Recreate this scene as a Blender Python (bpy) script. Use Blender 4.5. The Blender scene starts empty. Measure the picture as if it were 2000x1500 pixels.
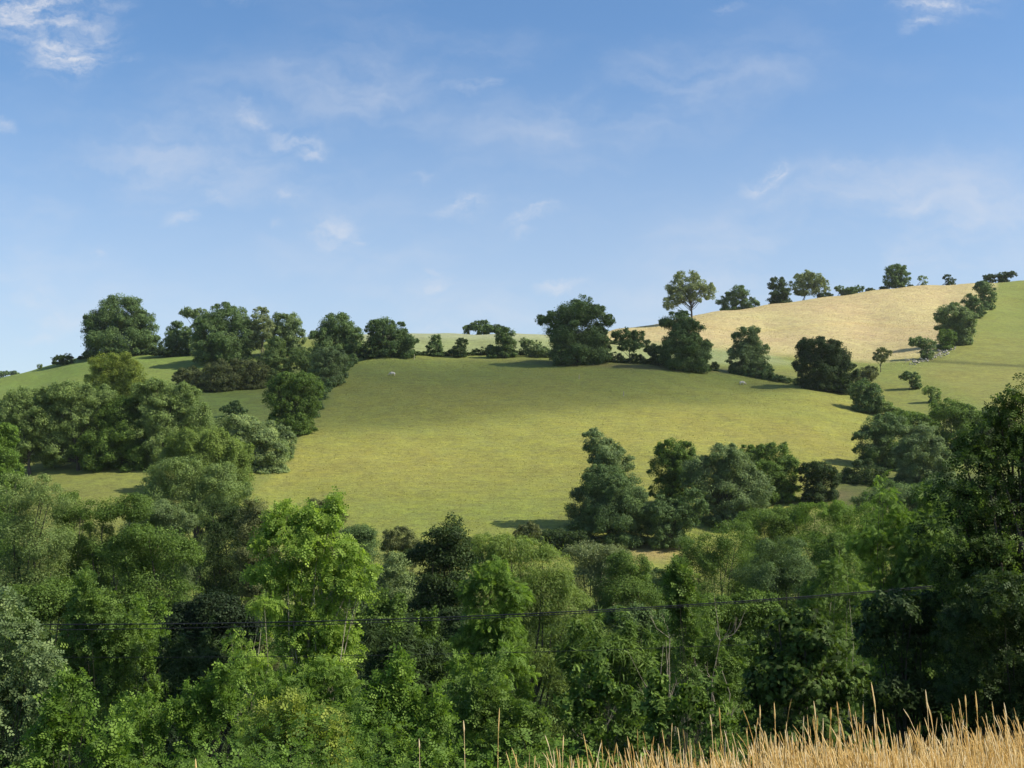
import bpy, math, random
import numpy as np

# ------------------------------------------------------------------ camera, sky, sun
SC = bpy.context.scene
COL = SC.collection
F = 2414.0                      # focal length in photo pixels (2000 wide)
PITCH = math.radians(5.91)
CT, ST = math.cos(PITCH), math.sin(PITCH)
cam = bpy.data.objects.new('camera', bpy.data.cameras.new('camera'))
COL.objects.link(cam)
cam.data.sensor_width = 36.0
cam.data.lens = 36.0 * F / 2000.0
cam.data.clip_start = 0.1
cam.data.clip_end = 20000.0
cam.rotation_euler = (math.radians(90) + PITCH, 0, 0)
SC.camera = cam

SUN_ELEV, SUN_AZ = math.radians(43), math.radians(105)     # azimuth clockwise from the view direction (+Y)
SDIR = np.array([math.sin(SUN_AZ) * math.cos(SUN_ELEV), math.cos(SUN_AZ) * math.cos(SUN_ELEV), math.sin(SUN_ELEV)])
sun = bpy.data.objects.new('sun', bpy.data.lights.new('sun', 'SUN'))
COL.objects.link(sun)
sun.data.energy = 5.0
sun.data.angle = math.radians(0.5)
sun.data.color = (1.0, 0.92, 0.76)
sun.rotation_euler = (math.radians(90) - SUN_ELEV, 0, math.pi - SUN_AZ + math.radians(0))
# a sun lamp shines along its local -Z; point local +Z at SDIR
from mathutils import Vector
sun.rotation_euler = Vector(SDIR).to_track_quat('Z', 'Y').to_euler()

SKY_STRENGTH = 0.125
CLOUDS = [  # centre px, py, half-width, half-height, tilt (deg), strength
    (60, 20, 130, 75, 0, 1.25), (125, 110, 75, 50, 0, 1.25), (175, 70, 60, 60, 0, .6), (15, 30, 60, 40, 0, .7),
    (205, 122, 30, 14, 0, .5), (265, 116, 22, 10, 0, .45),
    (1840, 8, 100, 26, 0, .9), (1812, 42, 34, 14, 15, .7), (1420, 5, 30, 10, 0, .4),
    (595, 285, 48, 20, -18, .95), (500, 235, 42, 20, -20, .6), (548, 262, 44, 22, -25, .55),
    (905, 398, 50, 22, 5, .8), (1500, 342, 56, 17, 16, 1.0), (1660, 325, 50, 12, 22, .35),
    (1092, 555, 40, 12, 10, .85), (650, 440, 56, 28, 0, .75), (700, 456, 26, 8, 0, .5), (1040, 423, 50, 13, 14, .7), (1022, 452, 20, 9, 0, .5),
    (927, 168, 50, 11, 8, .6), (565, 383, 28, 15, 0, .65), (545, 433, 20, 10, 0, .45), (428, 385, 28, 12, -20, .5),
    (855, 552, 44, 24, 0, .55), (848, 528, 16, 9, 0, .5), (62, 575, 40, 28, 0, .5), (100, 620, 44, 30, 20, .5), (78, 658, 40, 14, 15, .55),
    (8, 252, 24, 13, 0, .8), (360, 423, 26, 14, 0, .5), (828, 340, 34, 14, 0, .35), (560, 130, 30, 9, 0, .4), (196, 490, 14, 8, 0, .4),
    (835, 640, 50, 14, 0, .5), (470, 0, 70, 12, 0, .3), (200, 5, 60, 18, 0, .6),
]
WISPS = [
    (420, 290, 320, 140, 0, .42), (1250, 190, 380, 90, 14, .45), (1700, 450, 380, 130, 10, .55), (700, 170, 220, 110, 0, .4), (1500, 400, 300, 40, 18, .3), (900, 90, 300, 40, -8, .25),
    (1100, 330, 260, 60, 20, .16), (60, 560, 200, 120, 0, .28), (1000, 600, 900, 60, 0, .26), (80, 380, 180, 90, 0, .22), (700, 460, 300, 100, 0, .2),
]
def build_world():
    w = bpy.data.worlds.new('World'); SC.world = w; w.use_nodes = True
    nt = w.node_tree; N = nt.nodes; L = nt.links; N.clear()
    def math_(op, a, b=None, c=None, clamp=False):
        n = N.new('ShaderNodeMath'); n.operation = op; n.use_clamp = clamp
        for i, v in enumerate((a, b, c)):
            if v is None: continue
            if isinstance(v, (int, float)): n.inputs[i].default_value = v
            else: L.new(v, n.inputs[i])
        return n.outputs[0]
    out = N.new('ShaderNodeOutputWorld'); bg = N.new('ShaderNodeBackground')
    sky = N.new('ShaderNodeTexSky'); sky.sky_type = 'NISHITA'; sky.sun_disc = False
    sky.sun_elevation = SUN_ELEV; sky.sun_rotation = SUN_AZ
    sky.altitude = 250; sky.air_density = 1.0; sky.dust_density = 1.6; sky.ozone_density = 2.2
    tc = N.new('ShaderNodeTexCoord')
    sep = N.new('ShaderNodeSeparateXYZ'); L.new(tc.outputs['Generated'], sep.inputs[0])
    X, Y, Z = sep.outputs
    # direction on a plane in front of the hill: u to the right, v up (about the world's own axes)
    Yp = math_('MAXIMUM', Y, 0.05)
    u = math_('DIVIDE', X, Yp); v = math_('DIVIDE', Z, Yp)
    uv = N.new('ShaderNodeCombineXYZ'); L.new(u, uv.inputs[0]); L.new(v, uv.inputs[1])
    # warp by noise for wispy outlines
    wn = N.new('ShaderNodeTexNoise'); wn.inputs['Scale'].default_value = 14; wn.inputs['Detail'].default_value = 6; wn.inputs['Roughness'].default_value = .62
    L.new(uv.outputs[0], wn.inputs['Vector'])
    sub = N.new('ShaderNodeVectorMath'); sub.operation = 'SUBTRACT'; L.new(wn.outputs['Color'], sub.inputs[0]); sub.inputs[1].default_value = (.5, .5, .5)
    scl = N.new('ShaderNodeVectorMath'); scl.operation = 'SCALE'; L.new(sub.outputs[0], scl.inputs[0]); scl.inputs['Scale'].default_value = 0.055
    add = N.new('ShaderNodeVectorMath'); add.operation = 'ADD'; L.new(uv.outputs[0], add.inputs[0]); L.new(scl.outputs[0], add.inputs[1])
    wuv = add.outputs[0]
    def spots(lst, vec):
        tot = None
        for (px, py, rx, ry, tilt, s) in lst:
            d = ray(px, py)
            mp = N.new('ShaderNodeMapping'); mp.vector_type = 'TEXTURE'
            mp.inputs['Location'].default_value = (d[0] / d[1], d[2] / d[1], 0)
            mp.inputs['Rotation'].default_value = (0, 0, math.radians(tilt))
            mp.inputs['Scale'].default_value = (rx / F * 1.25, ry / F * 1.25, 1)
            L.new(vec, mp.inputs[0])
            ln = N.new('ShaderNodeVectorMath'); ln.operation = 'LENGTH'; L.new(mp.outputs[0], ln.inputs[0])
            mr = N.new('ShaderNodeMapRange'); mr.interpolation_type = 'SMOOTHSTEP'
            mr.inputs['From Min'].default_value = 1.35; mr.inputs['From Max'].default_value = 0.0
            mr.inputs['To Min'].default_value = 0; mr.inputs['To Max'].default_value = s
            L.new(ln.outputs['Value'], mr.inputs['Value'])
            tot = mr.outputs[0] if tot is None else math_('MAXIMUM', tot, mr.outputs[0])
        return tot
    small = spots(CLOUDS, wuv); big = spots(WISPS, wuv)
    mpn = N.new('ShaderNodeMapping'); mpn.inputs['Scale'].default_value = (1, 2.6, 1); mpn.inputs['Rotation'].default_value = (0, 0, math.radians(-9)); L.new(wuv, mpn.inputs[0])
    n1 = N.new('ShaderNodeTexNoise'); n1.inputs['Scale'].default_value = 26; n1.inputs['Detail'].default_value = 9; n1.inputs['Roughness'].default_value = .6; L.new(mpn.outputs[0], n1.inputs['Vector'])
    n2 = N.new('ShaderNodeTexNoise'); n2.inputs['Scale'].default_value = 7; n2.inputs['Detail'].default_value = 8; n2.inputs['Roughness'].default_value = .58; L.new(mpn.outputs[0], n2.inputs['Vector'])
    def rng_(x, a, b):
        m = N.new('ShaderNodeMapRange'); m.interpolation_type = 'SMOOTHSTEP'; m.inputs['From Min'].default_value = a; m.inputs['From Max'].default_value = b; L.new(x, m.inputs['Value']); return m.outputs[0]
    a1 = math_('MULTIPLY', small, rng_(n1.outputs[0], .33, .80))
    a1 = math_('MULTIPLY', a1, 1.0, clamp=True)
    a2 = math_('MULTIPLY', big, rng_(n2.outputs[0], .36, .76))
    base = math_('MULTIPLY', rng_(n2.outputs[0], .45, .8), 0.07)
    # the air whitens towards the horizon
    low = N.new('ShaderNodeMapRange'); low.interpolation_type = 'SMOOTHSTEP'; L.new(v, low.inputs['Value'])
    low.inputs['From Min'].default_value = .42; low.inputs['From Max'].default_value = .08; low.inputs['To Min'].default_value = 0; low.inputs['To Max'].default_value = .37
    thin = math_('ADD', math_('MAXIMUM', a2, base), low.outputs[0])
    inv = math_('SUBTRACT', 1.0, a1); alpha = math_('ADD', a1, math_('MULTIPLY', inv, thin), clamp=True)
    # saturate the blue a little
    hs = N.new('ShaderNodeHueSaturation'); hs.inputs['Saturation'].default_value = 1.2; hs.inputs['Value'].default_value = 1.0
    L.new(sky.outputs[0], hs.inputs['Color'])
    mix = N.new('ShaderNodeMix'); mix.data_type = 'RGBA'
    L.new(alpha, mix.inputs['Factor']); L.new(hs.outputs[0], mix.inputs['A'])
    mix.inputs['B'].default_value = (4.4, 4.5, 4.8, 1)
    L.new(mix.outputs['Result'], bg.inputs['Color']); bg.inputs['Strength'].default_value = SKY_STRENGTH
    L.new(bg.outputs[0], out.inputs[0])
def ray(px, py):
    u, v = (px - 1000.0) / F, (750.0 - py) / F
    return (u, CT - v * ST, ST + v * CT)
build_world()
SC.view_settings.view_transform = 'Standard'; SC.view_settings.look = 'None'
SC.view_settings.exposure = 0.5; SC.view_settings.gamma = 1.0
cy = SC.cycles
cy.max_bounces = 5; cy.diffuse_bounces = 3; cy.glossy_bounces = 1; cy.transmission_bounces = 2; cy.transparent_max_bounces = 8; cy.volume_bounces = 1
cy.use_denoising = True; cy.sample_clamp_indirect = 6
cy.use_adaptive_sampling = False

# ------------------------------------------------------------------ helpers
def at(px, py, d):
    r = ray(px, py); s = d / r[1]
    return np.array([r[0] * s, d, r[2] * s])
def tag(o, label=None, cat=None, group=None, kind=None):
    if label: o['label'] = label
    if cat: o['category'] = cat
    if group: o['group'] = group
    if kind: o['kind'] = kind
    return o
def mesh_obj(name, verts, faces_flat, k, mat, parent=None, tint=None, smooth=False, link=True):
    """faces_flat: int array (nf,k)"""
    me = bpy.data.meshes.new(name)
    nv, nf = len(verts), len(faces_flat)
    me.vertices.add(nv); me.vertices.foreach_set('co', np.ascontiguousarray(verts, dtype=np.float32).ravel())
    me.loops.add(nf * k); me.loops.foreach_set('vertex_index', np.ascontiguousarray(faces_flat, dtype=np.int32).ravel())
    me.polygons.add(nf); me.polygons.foreach_set('loop_start', np.arange(0, nf * k, k, dtype=np.int32))
    if smooth: me.polygons.foreach_set('use_smooth', np.ones(nf, dtype=bool))
    if tint is not None:
        a = me.attributes.new('tint', 'FLOAT', 'POINT'); a.data.foreach_set('value', np.ascontiguousarray(tint, dtype=np.float32))
    me.update(calc_edges=True)
    me.materials.append(mat)
    o = bpy.data.objects.new(name, me)
    if link: COL.objects.link(o)
    if parent is not None: o.parent = parent
    return o

# ------------------------------------------------------------------ terrain
CP = []
def c(px, row, d): CP.append(tuple(at(px, row, d)))
def w(x, y, z): CP.append((x, y, z))
# skyline and beyond
for px, row, d in [(-500, 800, 290), (-250, 775, 290), (0, 738, 290), (75, 722, 295), (150, 702, 300), (230, 690, 298), (350, 684, 296), (450, 676, 296), (560, 664, 300), (650, 655, 302), (760, 650, 305), (870, 650, 308), (1000, 653, 308), (1080, 658, 312),
                   (1200, 645, 350), (1300, 628, 370), (1400, 610, 385), (1500, 595, 395), (1600, 581, 405), (1700, 568, 412), (1800, 559, 420), (1900, 552, 425), (2000, 547, 425), (2200, 530, 430), (2500, 500, 440)]:
    c(px, row, d)
    p = at(px, row, d); s = 1 + 45.0 / d
    w(p[0] * s, p[1] * s, p[2] + 1.0)
    s = 1 + 140.0 / d
    w(p[0] * s, p[1] * s, p[2] - 4.0)
# main pasture and the slopes beside it
for px in (600, 700, 850, 1000, 1150, 1300, 1450):
    for row, d in ((1050, 126), (990, 136), (933, 150), (850, 175), (787, 200), (738, 225), (703, 250)):
        if px == 600 and row < 900: continue
        c(px, row + (4 if px in (600, 1450) else 0) + (16 if px == 1450 and row < 760 else 0), d)
for px, row, d in [(1575, 1030, 126), (1575, 933, 150), (1575, 855, 175), (1575, 800, 200), (1575, 758, 225),
                   (1690, 965, 140), (1700, 880, 172), (1710, 822, 200), (1715, 780, 225), (1720, 724, 262),
                   (1600, 740, 248), (1500, 725, 252), (1400, 712, 258), (1300, 706, 268), (1200, 690, 275), (1100, 680, 275), (1000, 680, 270), (900, 680, 270),
                   (1250, 662, 320), (1400, 668, 315), (1500, 685, 305), (1600, 690, 300), (1700, 690, 300), (1500, 640, 345), (1700, 630, 350), (1850, 600, 372),
                   (1820, 975, 140), (1820, 900, 165), (1820, 845, 190), (1820, 790, 218), (1820, 745, 245), (1820, 700, 280), (1850, 660, 310), (1920, 600, 365),
                   (1990, 950, 145), (1990, 850, 185), (1990, 790, 215), (1990, 720, 262), (1990, 640, 330), (1990, 590, 375),
                   (2200, 950, 145), (2200, 780, 215), (2200, 680, 280), (2200, 590, 360), (2500, 900, 145), (2500, 740, 215), (2500, 600, 330),
                   (560, 860, 172), (540, 800, 198), (600, 745, 222), (660, 712, 250), (500, 745, 230), (400, 745, 232), (330, 720, 255),
                   (450, 830, 185), (450, 900, 158), (450, 975, 138), (200, 985, 132), (200, 900, 155), (200, 820, 188), (200, 770, 222), (200, 720, 265),
                   (0, 1010, 130), (0, 900, 160), (0, 830, 195), (0, 780, 238), (80, 745, 268),
                   (-250, 1010, 130), (-250, 860, 195), (-250, 805, 245), (-500, 1020, 130), (-500, 880, 200)]:
    c(px, row, d)
for x0 in (-.62, -.42, -.2, 0, .2, .42, .62):
    for y0, z0 in ((105, -7.5), (85, -12.0), (62, -15), (42, -13), (28, -9.5), (19, -6.6), (13, -4.6)):
        w(x0 * y0, y0, z0 + (0.4 if x0 > .15 else 0))
# near bank: straw-coloured shelf on the right, dropping away to the left and beyond
for x0, y0, z0 in [(-6, 9, -3.6), (-3, 9.5, -3.5), (0, 9.8, -3.3), (3, 10.6, -3.1), (6, 11, -2.9), (10, 11, -2.7), (16, 12, -2.8),
                   (-8, 5, -2.8), (-4, 5, -2.65), (-2, 5, -2.35), (-.6, 4.6, -1.86), (-.6, 6.3, -1.93), (.1, 6.6, -1.81), (1, 6.9, -1.77), (1.7, 7.1, -1.75), (2.4, 7.0, -1.75), (3.2, 7.4, -1.75), (5, 7.8, -1.75), (9, 8, -1.75),
                   (1, 4, -1.70), (3, 4, -1.68), (6, 4, -1.65), (3, 6, -1.72), (5, 6, -1.70), (0, 3, -1.75), (-3, 2, -1.95), (-8, 1, -2.2), (0, 0, -1.65), (4, 0, -1.62), (12, 2, -1.6),
                   (0, -10, -1.4), (-20, -10, -1.8), (20, -10, -1.0), (-40, -40, 1), (0, -50, 2), (40, -40, 3), (25, 5, -1.2), (-20, 5, -3.2), (40, 20, -2)]:
    w(x0, y0, z0)
w(-170, 640, 50); w(-260, 600, 48)
CP = np.array(CP)
def _wp(P):   # log-radial warp so near and far detail weigh alike
    r = np.sqrt(P[:, 0] ** 2 + (P[:, 1] + 0) ** 2) + 14.0
    s = np.log(r / 14.0) * 60.0 / (r - 14.0 + 1e-6)
    return P[:, :2] * s[:, None]
_C = _wp(CP)
def _ker(A, B):
    d = np.sqrt(((A[:, None, :] - B[None, :, :]) ** 2).sum(2)); return d
_n = len(_C)
_A = np.zeros((_n + 3, _n + 3)); _A[:_n, :_n] = np.sqrt(_ker(_C, _C) ** 2 + 6.0) 
_A[:_n, :_n] += np.eye(_n) * -0.02
_P = np.c_[np.ones(_n), CP[:, 0] / 100, CP[:, 1] / 100]
_A[:_n, _n:] = _P; _A[_n:, :_n] = _P.T
_sol = np.linalg.solve(_A, np.r_[CP[:, 2], np.zeros(3)])
def H(x, y):
    P = np.c_[np.atleast_1d(np.asarray(x, float)).ravel(), np.atleast_1d(np.asarray(y, float)).ravel()]
    out = np.empty(len(P))
    for i in range(0, len(P), 20000):
        Q = P[i:i + 20000]
        z = np.sqrt(_ker(_wp(Q), _C) ** 2 + 6.0) @ _sol[:_n] + np.c_[np.ones(len(Q)), Q / 100] @ _sol[_n:]
        r = np.sqrt((Q ** 2).sum(1))
        f = np.clip((r - 560) / 600, 0, 1); f = f * f * (3 - 2 * f)
        z = z * (1 - f) + 22 * f
        f2 = np.clip((-Q[:, 1] - 40) / 60, 0, 1)
        z = z * (1 - f2) + 2 * f2
        # slight natural undulation on the far slope
        g = np.clip((r - 110) / 60, 0, 1) * (1 - f)
        z += g * (0.22 * np.sin(Q[:, 0] * .11 + 1.3 * np.sin(Q[:, 1] * .07)) + 0.16 * np.sin(Q[:, 1] * .23 + Q[:, 0] * .05) + .07 * np.sin(Q[:, 0] * .6 + Q[:, 1] * .4))
        out[i:i + 20000] = z
    return out
def _table():
    t = np.linspace(0, 1, 520); s = np.linspace(-.66, .66, 300)
    Y = 2 * 350.0 ** t; YY, SS = np.meshgrid(Y, s, indexing='ij')
    return H((SS * (YY + 14)).ravel(), YY.ravel()).reshape(520, 300)
_TB = _table()
def Hq(x, y):
    x = np.asarray(x, float); y = np.asarray(y, float)
    t = np.clip(np.log(np.maximum(y, 2.0) / 2) / math.log(350.0), 0, .99999) * 519; s = np.clip((x / (np.maximum(y, 2.0) + 14) + .66) / 1.32, 0, .99999) * 299
    i = t.astype(int); j = s.astype(int); f = t - i; g = s - j
    return (_TB[i, j] * (1 - f) * (1 - g) + _TB[i + 1, j] * f * (1 - g) + _TB[i, j + 1] * (1 - f) * g + _TB[i + 1, j + 1] * f * g)
def h1(x, y): return float(H([x], [y])[0])
def hit(px, py, y0=100.0, y1=520.0):
    r = ray(px, py); ys = np.arange(y0, y1, 0.5)
    xs = r[0] / r[1] * ys; zr = r[2] / r[1] * ys
    below = zr - H(xs, ys)
    idx = np.where(below <= 0)[0]
    if len(idx) == 0 or idx[0] == 0:
        i = int(np.argmin(below)) if len(idx) == 0 else 0
    else: i = idx[0]
    y = float(ys[i]); return np.array([r[0] / r[1] * y, y, h1(r[0] / r[1] * y, y)])

# ------------------------------------------------------------------ materials
def nodes(name):
    m = bpy.data.materials.new(name); m.use_nodes = True
    nt = m.node_tree; nt.nodes.clear(); return m, nt, nt.nodes, nt.links
def leaf_mat(name, dark, mid, light, trans=.28, rough=.6, spec=.14):
    m, nt, N, L = nodes(name)
    out = N.new('ShaderNodeOutputMaterial'); at_ = N.new('ShaderNodeAttribute'); at_.attribute_name = 'tint'
    cr = N.new('ShaderNodeValToRGB'); e = cr.color_ramp.elements
    e[0].position = .05; e[0].color = (*dark, 1); e[1].position = .95; e[1].color = (*light, 1)
    k = e.new(.5); k.color = (*mid, 1)
    L.new(at_.outputs['Fac'], cr.inputs[0])
    p = N.new('ShaderNodeBsdfPrincipled'); L.new(cr.outputs[0], p.inputs['Base Color'])
    p.inputs['Roughness'].default_value = rough; p.inputs['Specular IOR Level'].default_value = spec
    t = N.new('ShaderNodeBsdfTranslucent')
    mx = N.new('ShaderNodeMix'); mx.data_type = 'RGBA'; mx.blend_type = 'MULTIPLY'; mx.inputs['Factor'].default_value = 1
    L.new(cr.outputs[0], mx.inputs['A']); mx.inputs['B'].default_value = (1.5, 1.55, .8, 1); L.new(mx.outputs['Result'], t.inputs['Color'])
    ms = N.new('ShaderNodeMixShader'); ms.inputs[0].default_value = trans
    L.new(p.outputs[0], ms.inputs[1]); L.new(t.outputs[0], ms.inputs[2]); L.new(ms.outputs[0], out.inputs[0])
    return m
def sc3(c_, s): return tuple(v * s for v in c_)
PAL = {}; LG = 1.55
for nm, base, var, tr in [
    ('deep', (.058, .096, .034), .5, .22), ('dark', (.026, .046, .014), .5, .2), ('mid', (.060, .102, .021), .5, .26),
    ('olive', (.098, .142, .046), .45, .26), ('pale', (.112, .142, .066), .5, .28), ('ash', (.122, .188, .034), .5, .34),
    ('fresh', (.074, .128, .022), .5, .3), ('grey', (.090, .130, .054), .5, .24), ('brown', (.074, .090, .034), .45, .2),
    ('painted_glint', (.036, .064, .014), .8, .24), ('black', (.014, .026, .010), .5, .12), ('willow', (.098, .142, .034), .4, .3), ('yellow', (.135, .172, .034), .45, .32), ('cream', (.115, .160, .066), .7, .28)]:  # lit leaf flecks put into a wide tint spread; black carries hollow shade
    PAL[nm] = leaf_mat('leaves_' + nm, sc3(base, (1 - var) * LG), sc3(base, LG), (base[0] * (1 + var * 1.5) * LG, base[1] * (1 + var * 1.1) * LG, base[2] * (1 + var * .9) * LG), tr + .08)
def bark_mat(name, a, b, scale=6):
    m, nt, N, L = nodes(name); out = N.new('ShaderNodeOutputMaterial'); p = N.new('ShaderNodeBsdfPrincipled')
    tc = N.new('ShaderNodeTexCoord'); mp = N.new('ShaderNodeMapping'); mp.inputs['Scale'].default_value = (scale, scale, scale * .25)
    n = N.new('ShaderNodeTexNoise'); n.inputs['Scale'].default_value = 1.5; n.inputs['Detail'].default_value = 6
    cr = N.new('ShaderNodeValToRGB'); cr.color_ramp.elements[0].position = .35; cr.color_ramp.elements[1].position = .65
    cr.color_ramp.elements[0].color = (*a, 1); cr.color_ramp.elements[1].color = (*b, 1)
    bu = N.new('ShaderNodeBump'); bu.inputs['Strength'].default_value = .6; bu.inputs['Distance'].default_value = .03
    L.new(tc.outputs['Object'], mp.inputs[0]); L.new(mp.outputs[0], n.inputs['Vector']); L.new(n.outputs[0], cr.inputs[0]); L.new(n.outputs[0], bu.inputs['Height'])
    L.new(cr.outputs[0], p.inputs['Base Color']); L.new(bu.outputs[0], p.inputs['Normal']); p.inputs['Roughness'].default_value = .9
    L.new(p.outputs[0], out.inputs[0]); return m
BARK = bark_mat('bark_grey_brown', (.03, .026, .018), (.085, .072, .052))
BARK_PALE = bark_mat('bark_pale', (.18, .16, .10), (.42, .38, .27))
TWIG = bark_mat('dead_twig', (.16, .14, .10), (.32, .28, .20), 12)

def ground_mat():
    m, nt, N, L = nodes('meadow_ground')
    out = N.new('ShaderNodeOutputMaterial'); p = N.new('ShaderNodeBsdfPrincipled')
    at_ = N.new('ShaderNodeAttribute'); at_.attribute_name = 'ground_colour'
    geo = N.new('ShaderNodeNewGeometry')
    def noise(scale, detail, rough, vec_scale=(1, 1, 1)):
        mp = N.new('ShaderNodeMapping'); mp.inputs['Scale'].default_value = vec_scale
        n = N.new('ShaderNodeTexNoise'); n.inputs['Scale'].default_value = scale; n.inputs['Detail'].default_value = detail; n.inputs['Roughness'].default_value = rough
        L.new(geo.outputs['Position'], mp.inputs[0]); L.new(mp.outputs[0], n.inputs['Vector']); return n.outputs[0]
    def mr(x, a, b, c_, d):
        q = N.new('ShaderNodeMapRange'); q.inputs['From Min'].default_value = a; q.inputs['From Max'].default_value = b; q.inputs['To Min'].default_value = c_; q.inputs['To Max'].default_value = d; L.new(x, q.inputs[0]); return q.outputs[0]
    def mul(a, b):
        q = N.new('ShaderNodeMath'); q.operation = 'MULTIPLY'; L.new(a, q.inputs[0]); L.new(b, q.inputs[1]); return q.outputs[0]
    fine = noise(1.7, 7, .85); midn = noise(.30, 6, .65, (1, .55, 1)); big = noise(.035, 4, .5)
    tuft = noise(.9, 5, .7, (.6, 1, 1))
    cont = noise(.55, 4, .6, (.12, .8, 2.2))
    v = mul(mul(mul(mr(cont, .3, .7, .95, 1.05), mr(fine, .3, .7, .66, 1.34)), mr(midn, .3, .7, .91, 1.09)), mr(tuft, .3, .7, .80, 1.20))
    sc = N.new('ShaderNodeVectorMath'); sc.operation = 'SCALE'; L.new(at_.outputs['Color'], sc.inputs[0]); L.new(v, sc.inputs['Scale'])
    # greener / drier patches
    hs = N.new('ShaderNodeHueSaturation'); L.new(sc.outputs[0], hs.inputs['Color'])
    mixn = N.new('ShaderNodeMath'); mixn.operation = 'ADD'; L.new(mr(big, .3, .7, -.008, .014), mixn.inputs[0]); L.new(mr(midn, .3, .7, -.008, .008), mixn.inputs[1])
    ad = N.new('ShaderNodeMath'); ad.operation = 'ADD'; ad.inputs[1].default_value = .5; L.new(mixn.outputs[0], ad.inputs[0])
    L.new(ad.outputs[0], hs.inputs['Hue']); L.new(mr(tuft, .3, .7, .9, 1.08), hs.inputs['Saturation'])
    bu = N.new('ShaderNodeBump'); bu.inputs['Strength'].default_value = .75; bu.inputs['Distance'].default_value = .35
    bh = N.new('ShaderNodeMath'); bh.operation = 'ADD'; L.new(fine, bh.inputs[0]); L.new(tuft, bh.inputs[1]); L.new(bh.outputs[0], bu.inputs['Height'])
    L.new(hs.outputs[0], p.inputs['Base Color']); L.new(bu.outputs[0], p.inputs['Normal'])
    p.inputs['Roughness'].default_value = .95; p.inputs['Specular IOR Level'].default_value = .1
    L.new(p.outputs[0], out.inputs[0]); return m
GROUND = ground_mat()

# ------------------------------------------------------------------ terrain mesh, split by land use
def inpoly(px, py, poly):
    inside = np.zeros(len(px), bool); n = len(poly)
    for i in range(n):
        x1, y1 = poly[i]; x2, y2 = poly[(i + 1) % n]
        cnd = ((y1 > py) != (y2 > py))
        with np.errstate(divide='ignore', invalid='ignore'):
            xi = (x2 - x1) * (py - y1) / (y2 - y1 + 1e-9) + x1
        inside ^= cnd & (px < xi)
    return inside
def softpoly(px, py, poly, w_):
    ins = inpoly(px, py, poly); d = np.full(len(px), 1e9); n = len(poly)
    for i in range(n):
        x1, y1 = poly[i]; x2, y2 = poly[(i + 1) % n]
        L2 = (x2 - x1) ** 2 + (y2 - y1) ** 2 + 1e-9
        t = np.clip(((px - x1) * (x2 - x1) + (py - y1) * (y2 - y1)) / L2, 0, 1)
        d = np.minimum(d, np.hypot(px - x1 - t * (x2 - x1), py - y1 - t * (y2 - y1)))
    s = np.where(ins, d, -d); return np.clip(s / w_ * .5 + .5, 0, 1)
MAIN_P = [(560, 905), (590, 850), (640, 790), (680, 715), (700, 700), (800, 694), (940, 692), (1060, 694), (1180, 706), (1300, 718), (1420, 726), (1500, 742), (1570, 752), (1640, 768), (1690, 798), (1702, 840), (1680, 885), (1640, 915), (1580, 970), (1570, 1120), (400, 1120), (480, 980)]
HAY_P = [(1170, 668), (1185, 650), (1240, 600), (1500, 560), (1900, 520), (1945, 552), (1925, 590), (1880, 640), (1840, 680), (1790, 700), (1700, 706), (1600, 698), (1500, 690), (1300, 671)]
def hay_soft(px, py): return softpoly(px, py, HAY_P, 6)
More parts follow.
